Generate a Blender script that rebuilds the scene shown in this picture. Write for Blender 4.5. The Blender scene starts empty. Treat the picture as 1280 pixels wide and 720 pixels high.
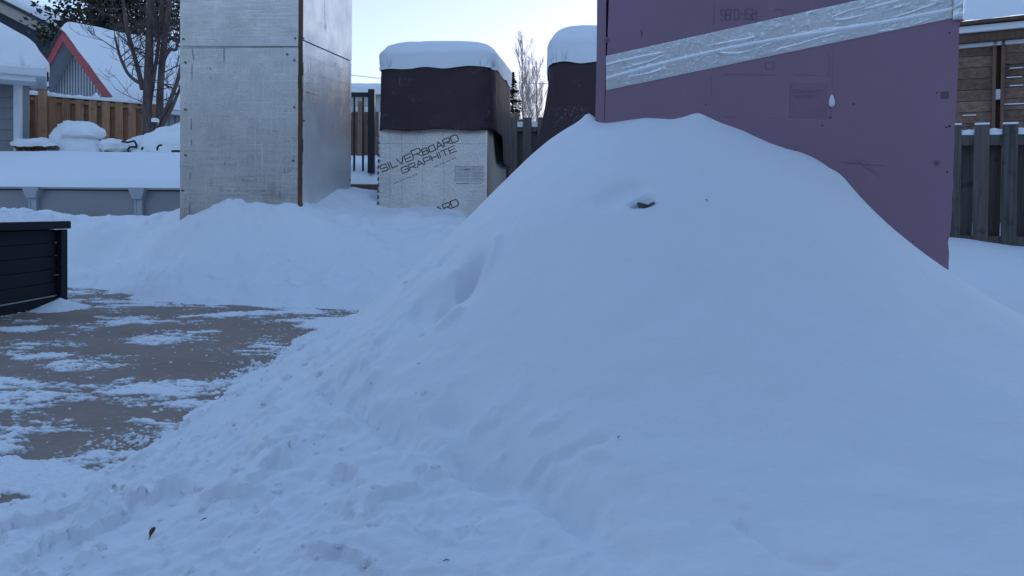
import bpy, math, random
import numpy as np
from mathutils import Vector, Matrix
random.seed(7)
C = bpy.context.scene
R = math.radians
# ------------------------------------------------------------------ camera
F_PX, PP_Y, HOR = 1000.0, 282.0, 265.0
PITCH, ROLL, EYE = math.atan((PP_Y - HOR) / F_PX), R(0.5), 0.95
cam_d = bpy.data.cameras.new('camera'); cam = bpy.data.objects.new('camera', cam_d)
C.collection.objects.link(cam); C.camera = cam
cam_d.sensor_width = 36; cam_d.lens = 36 * F_PX / 1280
cam_d.shift_y = (PP_Y - 360) / 1280.0
cam_d.clip_start = 0.05; cam_d.clip_end = 3000
fw = Vector((0, math.cos(PITCH), -math.sin(PITCH))); up0 = Vector((0, math.sin(PITCH), math.cos(PITCH))); rt0 = Vector((1, 0, 0))
rt = rt0 * math.cos(ROLL) + up0 * math.sin(ROLL); up = up0 * math.cos(ROLL) - rt0 * math.sin(ROLL)
cam.matrix_world = Matrix.Translation((0, 0, EYE)) @ Matrix((rt, up, -fw)).transposed().to_4x4()
# ------------------------------------------------------------------ light
SUN_EL, SUN_AZ = 3.0, 14.0          # degrees, azimuth to the right of straight ahead
w = bpy.data.worlds.new('World'); C.world = w; w.use_nodes = True
nt = w.node_tree; nt.nodes.clear()
sky = nt.nodes.new('ShaderNodeTexSky'); sky.sky_type = 'NISHITA'; sky.sun_disc = False
sky.sun_elevation = R(SUN_EL); sky.sun_rotation = R(SUN_AZ)
sky.altitude = 200; sky.air_density = 1.0; sky.dust_density = 0.5; sky.ozone_density = 3.1
bg = nt.nodes.new('ShaderNodeBackground'); bg.inputs['Strength'].default_value = 0.15
wo = nt.nodes.new('ShaderNodeOutputWorld')
gm = nt.nodes.new('ShaderNodeGamma'); gm.inputs[1].default_value = .52      # flattens the horizon glow against the zenith
nt.links.new(sky.outputs[0], gm.inputs[0]); tn = nt.nodes.new('ShaderNodeMix'); tn.data_type = 'RGBA'; tn.blend_type = 'MULTIPLY'; tn.inputs[0].default_value = 1; tn.inputs[7].default_value = (1.02, 1.005, 1.19, 1)   # white balance of the blue hour
nt.links.new(gm.outputs[0], tn.inputs[6]); nt.links.new(tn.outputs[2], bg.inputs[0]); nt.links.new(bg.outputs[0], wo.inputs[0])
sl = bpy.data.lights.new('sun', 'SUN'); so = bpy.data.objects.new('sun', sl); C.collection.objects.link(so)
sl.energy = 0.06; sl.angle = R(6); sl.color = (1, .8, .62)
sd = Vector((math.sin(R(SUN_AZ)) * math.cos(R(SUN_EL)), math.cos(R(SUN_AZ)) * math.cos(R(SUN_EL)), math.sin(R(SUN_EL))))
so.rotation_euler = sd.to_track_quat('Z', 'Y').to_euler()
C.view_settings.view_transform = 'Standard'; C.view_settings.look = 'None'
C.view_settings.gamma = 1; C.view_settings.use_curve_mapping = False
C.view_settings.exposure = 2.21

# ------------------------------------------------------------------ geometry helpers
def P(px, py, D):
    d = fw + rt * ((px - 640) / F_PX) + up * ((PP_Y - py) / F_PX)
    return Vector((0, 0, EYE)) + d * (D / d.y)
def proj(x, y, z):
    vx, vy, vz = x, y, z - EYE
    f = vx * fw.x + vy * fw.y + vz * fw.z
    r = vx * rt.x + vy * rt.y + vz * rt.z
    u = vx * up.x + vy * up.y + vz * up.z
    return 640 + F_PX * r / f, PP_Y - F_PX * u / f
class Plane:
    def __init__(s, o, u, v):
        s.o, s.u, s.v = Vector(o), Vector(u).normalized(), Vector(v).normalized(); s.n = s.u.cross(s.v)
    def hit(s, px, py):
        d = fw + rt * ((px - 640) / F_PX) + up * ((PP_Y - py) / F_PX)
        c = Vector((0, 0, EYE)); k = (s.o - c).dot(s.n) / d.dot(s.n); q = c + d * k - s.o
        return q.dot(s.u), q.dot(s.v)
    def pt(s, u, v, w=0): return s.o + s.u * u + s.v * v + s.n * w

_rng = np.random.RandomState(3)
_perm = _rng.permutation(512); _perm = np.concatenate([_perm, _perm])
_ang = _rng.rand(512) * 2 * np.pi; _gx, _gy = np.cos(_ang), np.sin(_ang)
def perlin(x, y, seed=0):
    x = np.asarray(x, float) + seed * 17.31; y = np.asarray(y, float) - seed * 9.77
    xi, yi = np.floor(x).astype(int), np.floor(y).astype(int); xf, yf = x - xi, y - yi
    def g(ix, iy, dx, dy):
        h = _perm[(_perm[ix & 511] + iy) & 511]; return _gx[h] * dx + _gy[h] * dy
    u = xf**3 * (xf * (xf * 6 - 15) + 10); v = yf**3 * (yf * (yf * 6 - 15) + 10)
    a = g(xi, yi, xf, yf); b = g(xi + 1, yi, xf - 1, yf); c = g(xi, yi + 1, xf, yf - 1); d = g(xi + 1, yi + 1, xf - 1, yf - 1)
    return (a * (1 - u) + b * u) * (1 - v) + (c * (1 - u) + d * u) * v * 1.0
def fbm(x, y, o=4, seed=0, g=.5):
    s = 0; a = 1; f = 1
    for i in range(o): s = s + a * perlin(x * f, y * f, seed + i * 3); a *= g; f *= 2.03
    return s
def sstep(a, b, x): t = np.clip((x - a) / (b - a), 0, 1); return t * t * (3 - 2 * t)

def link(o, parent=None):
    C.collection.objects.link(o)
    if parent is not None: o.parent = parent
    return o
def tag(o, label=None, cat=None, group=None, kind=None):
    if label: o['label'] = label
    if cat: o['category'] = cat
    if group: o['group'] = group
    if kind: o['kind'] = kind
    return o
def thing(name, loc, label, cat, group=None):
    o = bpy.data.objects.new(name, None); o.location = loc; o.empty_display_size = .1
    link(o); return tag(o, label, cat, group)
def wloc(p):
    l = Vector((0, 0, 0))
    while p is not None: l += p.location; p = p.parent
    return l
class MB:
    def __init__(s): s.v = []; s.f = []
    def add(s, vs, fs):
        n = len(s.v); s.v += [tuple(v) for v in vs]; s.f += [tuple(i + n for i in f) for f in fs]; return s
    def hexa(s, b, t):      # four bottom points (ccw seen from above), four top points
        return s.add(list(b) + list(t), [(3, 2, 1, 0), (4, 5, 6, 7), (0, 1, 5, 4), (1, 2, 6, 5), (2, 3, 7, 6), (3, 0, 4, 7)])
    def box(s, c, sz, yaw=0, M=None):
        c = Vector(c); hx, hy, hz = sz[0] / 2, sz[1] / 2, sz[2] / 2
        m = M if M is not None else Matrix.Rotation(yaw, 3, 'Z')
        q = [m @ Vector(p) + c for p in ((-hx, -hy, -hz), (hx, -hy, -hz), (hx, hy, -hz), (-hx, hy, -hz), (-hx, -hy, hz), (hx, -hy, hz), (hx, hy, hz), (-hx, hy, hz))]
        return s.hexa(q[:4], q[4:])
    def pbox(s, pl, u0, v0, w0, u1, v1, w1):
        a = [pl.pt(u, v, w) for (u, v, w) in ((u0, v0, w1), (u1, v0, w1), (u1, v0, w0), (u0, v0, w0), (u0, v1, w1), (u1, v1, w1), (u1, v1, w0), (u0, v1, w0))]
        return s.hexa(a[:4], a[4:])
    def beam(s, a, b, wd, ht, upv=(0, 0, 1)):
        a, b = Vector(a), Vector(b); d = (b - a).normalized(); sx = d.cross(Vector(upv)).normalized(); sz = sx.cross(d)
        q = []
        for p in (a, b):
            for (i, j) in ((-1, -1), (1, -1), (1, 1), (-1, 1)): q.append(p + sx * (i * wd / 2) + sz * (j * ht / 2))
        return s.add(q, [(3, 2, 1, 0), (4, 5, 6, 7), (0, 1, 5, 4), (1, 2, 6, 5), (2, 3, 7, 6), (3, 0, 4, 7)])
    def tube(s, pts, rad, n=6):
        pts = [Vector(p) for p in pts]; vs = []; fs = []
        if not hasattr(rad, '__len__'): rad = [rad] * len(pts)
        for i, p in enumerate(pts):
            d = (pts[min(i + 1, len(pts) - 1)] - pts[max(i - 1, 0)]).normalized()
            a = d.cross(Vector((.3, .9, .2))).normalized(); b = d.cross(a)
            for k in range(n):
                t = 2 * math.pi * k / n; vs.append(p + (a * math.cos(t) + b * math.sin(t)) * rad[i])
        for i in range(len(pts) - 1):
            for k in range(n): fs.append((i * n + k, i * n + (k + 1) % n, (i + 1) * n + (k + 1) % n, (i + 1) * n + k))
        fs.append(tuple(range(n - 1, -1, -1))); fs.append(tuple((len(pts) - 1) * n + k for k in range(n)))
        return s.add(vs, fs)
    def disc(s, pl, u, v, r, w0, w1, n=14):
        vs = [pl.pt(u + r * math.cos(2 * math.pi * k / n), v + r * math.sin(2 * math.pi * k / n), ww) for ww in (w0, w1) for k in range(n)]
        fs = [tuple(range(n, 2 * n))] + [(k, (k + 1) % n, n + (k + 1) % n, n + k) for k in range(n)]
        return s.add(vs, fs)
    def build(s, name, mat, parent=None, smooth=False, bevel=0):
        me = bpy.data.meshes.new(name); L = wloc(parent)
        me.from_pydata([(x - L.x, y - L.y, z - L.z) for x, y, z in s.v], [], s.f); me.update()
        if smooth: me.polygons.foreach_set('use_smooth', [True] * len(me.polygons))
        me.materials.append(mat)
        o = link(bpy.data.objects.new(name, me), parent)
        if bevel:
            b = o.modifiers.new('bevel', 'BEVEL'); b.width = bevel; b.segments = 2; b.limit_method = 'ANGLE'
        return o
def grid_mesh(name, X, Y, Z, mat, parent=None, mask=None):
    n, m = X.shape; idx = np.arange(n * m).reshape(n, m)
    q = np.stack([idx[:-1, :-1], idx[:-1, 1:], idx[1:, 1:], idx[1:, :-1]], -1).reshape(-1, 4)
    if mask is not None: q = q[mask.reshape(-1)]
    used, inv = np.unique(q, return_inverse=True); q = inv.reshape(-1, 4)
    L = wloc(parent)
    co = np.stack([X.ravel() - L.x, Y.ravel() - L.y, Z.ravel() - L.z], -1)[used]
    me = bpy.data.meshes.new(name)
    me.vertices.add(len(co)); me.vertices.foreach_set('co', co.astype(np.float32).ravel())
    me.loops.add(q.size); me.loops.foreach_set('vertex_index', q.ravel().astype(np.int32))
    me.polygons.add(len(q)); me.polygons.foreach_set('loop_start', (np.arange(len(q)) * 4).astype(np.int32))
    me.polygons.foreach_set('loop_total', np.full(len(q), 4, np.int32)); me.update(calc_edges=True); me.validate()
    me.polygons.foreach_set('use_smooth', [True] * len(me.polygons)); me.materials.append(mat)
    return link(bpy.data.objects.new(name, me), parent)

# ------------------------------------------------------------------ materials
def new_mat(name):
    m = bpy.data.materials.new(name); m.use_nodes = True; t = m.node_tree
    return m, t, t.nodes['Principled BSDF']
def N(t, kind, **kw):
    n = t.nodes.new(kind)
    for k, v in kw.items():
        if k in n.inputs: n.inputs[k].default_value = v
        else: setattr(n, k, v)
    return n
def coords(t, scale=(1, 1, 1), rot=(0, 0, 0)):
    tc = t.nodes.new('ShaderNodeTexCoord'); mp = t.nodes.new('ShaderNodeMapping')
    mp.inputs['Scale'].default_value = scale; mp.inputs['Rotation'].default_value = rot
    t.links.new(tc.outputs['Object'], mp.inputs['Vector']); return mp.outputs[0]
def mix_col(t, fac, a, b, mode='MIX'):
    n = t.nodes.new('ShaderNodeMix'); n.data_type = 'RGBA'; n.blend_type = mode
    for s, v in ((n.inputs[0], fac), (n.inputs[6], a), (n.inputs[7], b)):
        if hasattr(v, 'links'): t.links.new(v, s)
        else: s.default_value = v if not isinstance(v, tuple) else (*v[:3], 1)
    return n.outputs[2]
def ramp(t, src, stops):
    r = t.nodes.new('ShaderNodeValToRGB'); e = r.color_ramp.elements
    e[0].position, e[0].color = stops[0][0], (*[stops[0][1]] * 3, 1) if not isinstance(stops[0][1], tuple) else (*stops[0][1], 1)
    e[1].position, e[1].color = stops[-1][0], (*[stops[-1][1]] * 3, 1) if not isinstance(stops[-1][1], tuple) else (*stops[-1][1], 1)
    for p, c in stops[1:-1]:
        k = e.new(p); k.color = (*[c] * 3, 1) if not isinstance(c, tuple) else (*c, 1)
    t.links.new(src, r.inputs[0]); return r.outputs[0]
def noise(t, vec, scale, detail=4, rough=.55, dist=0):
    n = N(t, 'ShaderNodeTexNoise', Scale=scale, Detail=detail, Roughness=rough, Distortion=dist); t.links.new(vec, n.inputs['Vector']); return n.outputs['Fac']
def bump(t, b, chain, ):     # chain of (height socket, strength, distance)
    prev = None
    for h, s, d in chain:
        n = N(t, 'ShaderNodeBump', Strength=s, Distance=d); t.links.new(h, n.inputs['Height'])
        if prev is not None: t.links.new(prev, n.inputs['Normal'])
        prev = n.outputs[0]
    t.links.new(prev, b.inputs['Normal'])
def simple(name, col, rough=.6, metal=0, var=.15, scale=6, bmp=(40, .3, .002), stretch=(1, 1, 1), island=0):
    m, t, b = new_mat(name); v = coords(t, stretch)
    f = noise(t, v, scale); dark = tuple(c * (1 - var) for c in col); lite = tuple(min(1, c * (1 + var)) for c in col)
    c = mix_col(t, ramp(t, f, [(.3, 0.0), (.7, 1.0)]), dark, lite)
    if island:
        g = t.nodes.new('ShaderNodeNewGeometry'); mr = N(t, 'ShaderNodeMapRange'); mr.inputs['To Min'].default_value = 1 - island; mr.inputs['To Max'].default_value = 1 + island * .6
        t.links.new(g.outputs['Random Per Island'], mr.inputs[0])
        c = mix_col(t, 1.0, c, mr.outputs[0], 'MULTIPLY')
    t.links.new(c, b.inputs['Base Color']); b.inputs['Roughness'].default_value = rough; b.inputs['Metallic'].default_value = metal
    if bmp: bump(t, b, [(noise(t, v, bmp[0]), bmp[1], bmp[2])])
    return m
def snow_mat(name, grain=1.0, lumps=.4, col=(.86, .885, .91)):
    m, t, b = new_mat(name); v = coords(t)
    big = noise(t, v, 1.3, 5); c = mix_col(t, big, tuple(x * .965 for x in col), col)
    t.links.new(c, b.inputs['Base Color']); b.inputs['Roughness'].default_value = .75
    b.inputs['Specular IOR Level'].default_value = .25
    bump(t, b, [(noise(t, v, 5, 5, .6), lumps, .02), (noise(t, v, 35, 5, .65), .5 * grain, .005), (noise(t, v, 220, 3, .7), .6 * grain, .0016)])
    return m
def wood(name, col, grain_axis=2, var=.35, rough=.8, island=.25):
    m, t, b = new_mat(name); sc = [14, 14, 14]; sc[grain_axis] = .7
    v = coords(t, tuple(sc)); f = noise(t, v, 2.2, 6, .65, .6)
    v2 = coords(t, (1, 1, 1)); k = noise(t, v2, 7, 3)
    c = mix_col(t, ramp(t, f, [(.3, 0.0), (.7, 1.0)]), tuple(x * (1 - var) for x in col), tuple(x * (1 + var) for x in col))
    c = mix_col(t, ramp(t, k, [(.6, 0.0), (.72, .65)]), c, tuple(x * .35 for x in col))
    g = t.nodes.new('ShaderNodeNewGeometry'); mr = N(t, 'ShaderNodeMapRange'); mr.inputs['To Min'].default_value = 1 - island; mr.inputs['To Max'].default_value = 1 + island * .6
    t.links.new(g.outputs['Random Per Island'], mr.inputs[0]); c = mix_col(t, 1.0, c, mr.outputs[0], 'MULTIPLY')
    t.links.new(c, b.inputs['Base Color']); b.inputs['Roughness'].default_value = rough
    bump(t, b, [(f, .5, .004)]); return m
def foil_mat(name, col=(.62, .59, .56), rough=.33, axis=0, spot=0.0, dull=.35):
    m, t, b = new_mat(name); v = coords(t)
    vv = coords(t, (7, 7, .35)); vh = coords(t, (.5, .5, 16)); fine = noise(t, v, 120, 3)
    a = noise(t, vv, 3, 5, .7); h = noise(t, vh, 2.2, 4, .7); bl = noise(t, v, 1.6, 5)
    c = mix_col(t, ramp(t, bl, [(.35, 0.0), (.7, 1.0)]), tuple(x * .84 for x in col), col)
    c = mix_col(t, ramp(t, a, [(.56, 0.0), (.75, .4)]), c, tuple(min(1, x * 1.25) for x in col))
    if spot: c = mix_col(t, ramp(t, noise(t, v, 90, 4, .7), [(.45, 0.0), (.7, spot)]), c, (.16, .17, .18))
    t.links.new(c, b.inputs['Base Color']); b.inputs['Metallic'].default_value = 1 - dull * .5
    rr = ramp(t, noise(t, v, 4, 4), [(.3, rough * .8), (.7, rough * 1.3)]); t.links.new(rr, b.inputs['Roughness'])
    cr = ramp(t, h, [(.47, 0.0), (.5, 1.0), (.53, 0.0)]); cv = ramp(t, a, [(.47, 0.0), (.5, 1.0), (.53, 0.0)])
    bump(t, b, [(cr, .22, .004), (cv, .26, .004), (fine, .25 + spot * .4, .0012), (noise(t, v, 34, 4, .7), spot * .9 + .08, .012), (bl, .35, .03), (noise(t, coords(t, (9, 9, 1.2)), 2.5, 5, .7), .12, .01)])
    return m
M = {}
M['snow'] = snow_mat('fresh_snow', 1, .35)
M['snow_rough'] = snow_mat('shovelled_snow', 1.6, .8)
M['snow_far'] = snow_mat('roof_snow', .5, .2)
def pink_mat():
    m, t, b = new_mat('pink_foam'); v = coords(t); vs = coords(t, (3, 3, .25))
    c = mix_col(t, ramp(t, noise(t, v, 1.3, 6, .65), [(.3, 0.0), (.7, 1.0)]), (.315, .178, .232), (.352, .204, .265))
    c = mix_col(t, ramp(t, noise(t, vs, 2.5, 6, .7), [(.55, 0.0), (.75, .22)]), c, (.43, .30, .36))
    c = mix_col(t, ramp(t, noise(t, v, 70, 6, .8), [(.62, 0.0), (.72, .3)]), c, (.5, .42, .47))
    t.links.new(c, b.inputs['Base Color']); b.inputs['Roughness'].default_value = .62
    bump(t, b, [(noise(t, v, 200, 3), .25, .0008), (noise(t, v, 7, 5, .6), .18, .008)]); return m
M['pink'] = pink_mat()
M['pink_dark'] = simple('pink_foam_print', (.255, .145, .195), .7, 0, .05, 5, (200, .25, .0008))
M['foil'] = foil_mat('foil_facing'); M['foil_spot'] = foil_mat('speckled_foil', (.92, .85, .77), .34, 0, .5, .35)
M['foil_side'] = foil_mat('side_foil', (.90, .89, .87), .44, 0, 0, .5); M['foil_dark'] = foil_mat('shaded_foil', (.36, .38, .40), .45, 0, .3)  # side foil made paler to carry its bright sky reflection in the colour
M['tape'] = simple('foil_tape', (1.0, .98, .94), .33, .75, .05, 8, (90, .35, .001))
M['hole'] = simple('dark_hole', (.02, .018, .02), .9, bmp=None)
M['steel'] = simple('dull_steel', (.16, .16, .17), .5, .8)
M['edge'] = wood('brown_edge', (.12, .06, .032), 2)
M['cover'] = None; M['scuff'] = simple('scuffs', (.17, .17, .18), .6)
M['ink'] = simple('black_ink', (.018, .018, .022), .6, bmp=None)
M['ink_grey'] = simple('grey_ink', (.10, .105, .11), .6, bmp=None)
M['ink_faint'] = simple('faint_ink', (.26, .27, .28), .6, bmp=None)
M['navy'] = simple('navy_resin', (.002, .0035, .009), .8, 0, .2, 5, (60, .3, .001), (1, .2, 1))
M['pool'] = simple('grey_pool_steel', (.27, .26, .27), .45, 0, .06, 2)
M['pool_rim'] = simple('pool_resin', (.36, .38, .40), .5, 0, .08, 5)
M['tan'] = wood('tan_fence_wood', (.40, .215, .115), 2, .3, .8, .3)
M['grey_wood'] = wood('weathered_wood', (.12, .102, .092), 2, .45, .85, .25)
M['shed_wood'] = wood('shed_boards', (.20, .12, .085), 0, .45, .85, .45)
M['brown_wood'] = wood('brown_wood', (.12, .07, .045), 2, .35, .85, .3)
M['bark'] = simple('bark', (.115, .085, .08), .9, 0, .4, 9, (30, .8, .01), (1, 1, .3))
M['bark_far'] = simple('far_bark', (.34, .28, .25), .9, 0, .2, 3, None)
M['metal_black'] = simple('black_metal', (.008, .010, .016), .45, .0, .1, 5, None)
M['siding_grey'] = simple('grey_siding', (.20, .215, .22), .6, 0, .08, 3)
M['white_trim'] = simple('white_trim', (.62, .64, .66), .55, 0, .05, 4)
M['siding_pale'] = simple('pale_siding', (.42, .45, .48), .55, 0, .06, 3)
M['red'] = simple('red_trim', (.33, .035, .05), .55, 0, .15, 6)
M['navy_wall'] = simple('navy_wall', (.018, .032, .055), .7, 0, .15, 2)
M['beige'] = simple('beige_fascia', (.34, .31, .28), .6, 0, .1, 4)
M['cedar'] = simple('cedar_foliage', (.040, .045, .032), .8, 0, .4, 3, None, island=.6)
M['leaf'] = simple('dead_leaf', (.16, .075, .03), .7, 0, .4, 60)
M['gap_shade'] = simple('olive_gap_shade', (.09, .085, .06), .8, 0, .4, 30, (60, .8, .004))  # dark olive colour for the shade inside the snow gap
def cover_mat():
    m, t, b = new_mat('frosted_plum_fabric'); v = coords(t)
    base = mix_col(t, noise(t, v, 3), (.036, .020, .024), (.055, .032, .037))
    wv = noise(t, v, 300, 2)
    tc = t.nodes.new('ShaderNodeTexCoord'); sx = t.nodes.new('ShaderNodeSeparateXYZ'); t.links.new(tc.outputs['Object'], sx.inputs[0])
    edge = ramp(t, sx.outputs[0], [(0.0, 1.0), (.01, .4), (.2, 0.0)])   # wear and frost gather on the left edge (object x from -.7)
    fr = ramp(t, noise(t, v, 26, 8, .78), [(.53, 0.0), (.68, .7)])
    pat = ramp(t, noise(t, v, 2.1, 3), [(.54, 0.0), (.72, .8)])
    fm = t.nodes.new('ShaderNodeMath'); fm.operation = 'MULTIPLY'; t.links.new(fr, fm.inputs[0]); t.links.new(pat, fm.inputs[1])
    c = mix_col(t, fm.outputs[0], base, (.45, .46, .48))
    t.links.new(c, b.inputs['Base Color']); b.inputs['Roughness'].default_value = .8
    bump(t, b, [(noise(t, coords(t, (1, 1, .5)), 4, 4), .4, .02), (wv, .3, .001)]); return m
M['cover'] = cover_mat()
def patio_mat():
    m, t, b = new_mat('frosted_concrete'); v = coords(t)
    c = mix_col(t, ramp(t, noise(t, v, 1.1, 5), [(.3, 0.0), (.7, 1.0)]), (.20, .147, .115), (.34, .25, .195))
    c = mix_col(t, ramp(t, noise(t, v, 160, 3, .7), [(.35, 0.0), (.7, .6)]), c, (.33, .26, .21))
    fr = ramp(t, noise(t, coords(t, (1, 1.6, 1)), 5, 9, .74), [(.56, 0.0), (.76, .45)])
    c = mix_col(t, fr, c, (.45, .46, .48))
    c = mix_col(t, ramp(t, noise(t, coords(t, (1, 2.4, 1)), 9, 8, .8), [(.35, .35), (.62, 0.0)]), c, (.11, .075, .06))
    fl = ramp(t, noise(t, coords(t, (1, 2.2, 1)), 30, 7, .82), [(.60, 0.0), (.67, .8)])
    c = mix_col(t, fl, c, (.75, .77, .8))
    t.links.new(c, b.inputs['Base Color']); b.inputs['Roughness'].default_value = .7
    bump(t, b, [(noise(t, v, 160, 3), .5, .0015), (fr, .5, .003)]); return m
M['patio'] = patio_mat()
def film_mat():
    m, t, b = new_mat('thin_trodden_snow'); v = coords(t); tc = t.nodes.new('ShaderNodeTexCoord'); sx = t.nodes.new('ShaderNodeSeparateXYZ'); t.links.new(tc.outputs['Object'], sx.inputs[0])
    mr = N(t, 'ShaderNodeMapRange'); mr.inputs['From Min'].default_value = .0004; mr.inputs['From Max'].default_value = .0085; mr.inputs['To Min'].default_value = .05; t.links.new(sx.outputs[2], mr.inputs[0])
    nz = noise(t, coords(t, (1, 1.8, 1)), 45, 5, .7); ad = t.nodes.new('ShaderNodeMath'); ad.operation = 'MULTIPLY_ADD'; t.links.new(nz, ad.inputs[0]); ad.inputs[1].default_value = 1.2; ad.inputs[2].default_value = -.6
    a2 = t.nodes.new('ShaderNodeMath'); a2.operation = 'ADD'; a2.use_clamp = True; t.links.new(ad.outputs[0], a2.inputs[0]); t.links.new(mr.outputs[0], a2.inputs[1])
    c = mix_col(t, a2.outputs[0], (.22, .17, .14), (.85, .875, .90)); t.links.new(c, b.inputs['Base Color']); b.inputs['Roughness'].default_value = .7
    bump(t, b, [(noise(t, v, 35, 5, .65), .5, .005), (noise(t, v, 200, 3, .7), .5, .0015)]); return m
M['film'] = film_mat()

# ------------------------------------------------------------------ the lie of the snow
PANEL_L, PANEL_R = P(757, 113, 3.55), P(1196, 100, 3.20)
def panel_D(px):
    t = (px - 757) / (1196 - 757); return 3.55 / (1 + t * (3.55 / 3.20 - 1))
pts = []
def cp(px, py, D): q = P(px, py, D); pts.append((q.x, q.y, q.z))
def wp(*a): pts.extend(a)
for px, py in ((757, 158), (780, 151), (815, 147.5), (845, 150), (870, 145), (885, 150), (925, 163), (975, 185), (1005, 190), (1020, 199), (1050, 220), (1060, 233), (1075, 250), (1095, 274), (1120, 299), (1150, 322), (1188, 347)):
    cp(px, py, panel_D(px) - .05)
cp(735, 147, 3.6); cp(742, 160, 3.55); cp(700, 170, 3.5); cp(660, 206, 3.45); cp(601, 259, 3.4); cp(540, 322, 3.4); cp(480, 371, 3.5)
cp(1230, 372, 3.2); cp(1280, 404, 3.15)
wp((.8, 3.0, 1.21), (.78, 2.6, .93), (.75, 2.2, .66), (.75, 1.8, .46), (.75, 1.4, .37), (.7, .9, .32))
wp((1.4, 2.8, .83), (1.4, 2.4, .64), (1.45, 1.8, .45), (1.5, 1.0, .36), (2.1, 3.2, .47), (2.15, 2.6, .43), (2.2, 1.8, .4), (3.1, 3.2, .42), (3, 2, .4), (3, .6, .38))
wp((.3, 3.0, 1.12), (.25, 2.6, .86), (.2, 2.2, .58), (.2, 1.8, .37), (.2, 1.3, .27), (.2, .7, .24))
wp((-.15, 3.0, .85), (-.15, 2.6, .65), (-.15, 2.2, .43), (-.15, 1.8, .28), (-.2, 1.2, .2))
wp((-.53, 2.8, .50), (-.53, 2.3, .34), (-.55, 1.8, .23), (-.6, 1.2, .16), (-1.0, 3.2, .25), (-1, 2.5, .19), (-1, 1.8, .12), (-1.1, 1, .11))
for y in (2.9, 3.4, 4, 4.7, 5.5, 6.3, 7.1): wp((-1.45, y, 0.0), (-1.75, y, -.05))
wp((-1.65, 2.45, .01), (-1.8, 2.1, .05), (-1.8, 1.4, .09), (-2.6, 1.9, .05), (-2.7, 2.4, -.01), (-2.2, 3, -.06), (-3.2, 3, -.06), (-3.4, 1, .1), (-3.3, 2.4, .01))
for x in (-2.5, -4, -6, -9): 
    for y in (4.2, 6.2): wp((x, y, -.06))
wp((-2.5, 7.3, -.06), (-4, 8.2, -.06), (-6, 8.8, -.06), (-9, 8.8, -.06), (-6, 3, -.03), (-9, 2, .05))
wp((-.95, 4.5, .28), (-.45, 4.6, .45), (-1.15, 6, .16), (-.6, 6, .3), (-1.1, 7.2, .12), (-.6, 7.4, .3), (.3, 4.5, .9), (1, 5, .7), (.2, 6, .5), (.4, 8, .6), (-.2, 8.8, .75))
wp((2, 4.5, .42), (3.2, 4.5, .45), (2.5, 5.7, .52), (4.2, 4.5, .5), (5.5, 3, .5), (7, 5, .6))
cp(1192, 297, 6.9); cp(1280, 311, 6.7); cp(1235, 330, 5.9); cp(1280, 345, 5.2)
wp((2, 7, .65), (5.5, 6.8, .66), (4, 8.5, .75), (2, 10, .8), (7, 10, .9), (5, 13, 1), (2, 13, .9), (9, 7, .8))
for px, py, D in ((-80, 268, 10.6), (0, 268, 10.6), (40, 270, 10.6), (85, 272, 10.8), (110, 276, 10.9), (140, 274, 10.9), (165, 277, 10.9), (182, 272, 10.8), (200, 267, 10.7), (222, 265, 10.7),
        (226, 281, 9.65), (250, 272, 9.6), (275, 263.5, 9.6), (320, 261, 9.6), (376, 262, 9.6), (402, 252, 10.1), (415, 244, 10.4), (435, 236, 10.9), (452, 240, 10.8), (463, 250, 10.6), (472, 263, 10.5),
        (500, 262, 10.25), (530, 261, 10.2), (560, 265, 10.1), (590, 272, 10.0), (640, 285, 10), (300, 300, 9.3), (300, 340, 8.9), (400, 300, 9.1), (400, 335, 8.7), (120, 300, 10.25), (120, 335, 10.05),
        (190, 300, 10), (205, 335, 9.4), (480, 310, 8.9), (470, 350, 8.2), (30, 300, 10.2), (30, 335, 10.1)):
    cp(px, py, D)
for px, py in ((-60, 360), (30, 360), (90, 360), (135, 362), (152, 370), (200, 376), (300, 381), (400, 385), (455, 388)):
    q = P(px, py, 1); D = EYE / (EYE - q.z); cp(px, py, D)
    q = P(px, py, D); wp((q.x, q.y - .35, -.06), (q.x, q.y + .22, .17))
wp((-10, 12.0, .78), (-7.5, 11.9, .80), (-5.5, 11.9, .80), (-9, 12.9, .78), (-6, 12.9, .80), (-3, 12.8, .95), (-1, 13, 1.2), (1, 13, 1.0), (-13, 11, .9), (-12, 8, 0.0))
pts = np.array(pts)
def tps_fit(p, lam=2e-4):
    n = len(p); d = np.sqrt(((p[:, None, :2] - p[None, :, :2])**2).sum(-1)) + 1e-9
    K = d**2 * np.log(d) + np.eye(n) * lam * n; Pm = np.c_[np.ones(n), p[:, :2]]
    A = np.block([[K, Pm], [Pm.T, np.zeros((3, 3))]]); return np.linalg.solve(A, np.r_[p[:, 2], 0, 0, 0])
TW = tps_fit(pts, 3e-5)
def base_H(X, Y):
    sh = np.shape(X); x, y = np.ravel(X), np.ravel(Y); out = TW[-3] + TW[-2] * x + TW[-1] * y
    for i in range(len(pts)):
        r2 = (x - pts[i, 0])**2 + (y - pts[i, 1])**2 + 1e-12; out = out + TW[i] * .5 * r2 * np.log(r2)
    return out.reshape(sh)
def ground_hit(px, py, d0=1.0, d1=9):
    Ds = np.linspace(d0, d1, 900); q = P(px, py, 1.0); x = q.x * Ds; z = EYE + (q.z - EYE) * Ds
    s = z - base_H(x, Ds); k = np.argmax(s < 0); return float(x[k]), float(Ds[k])
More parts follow.
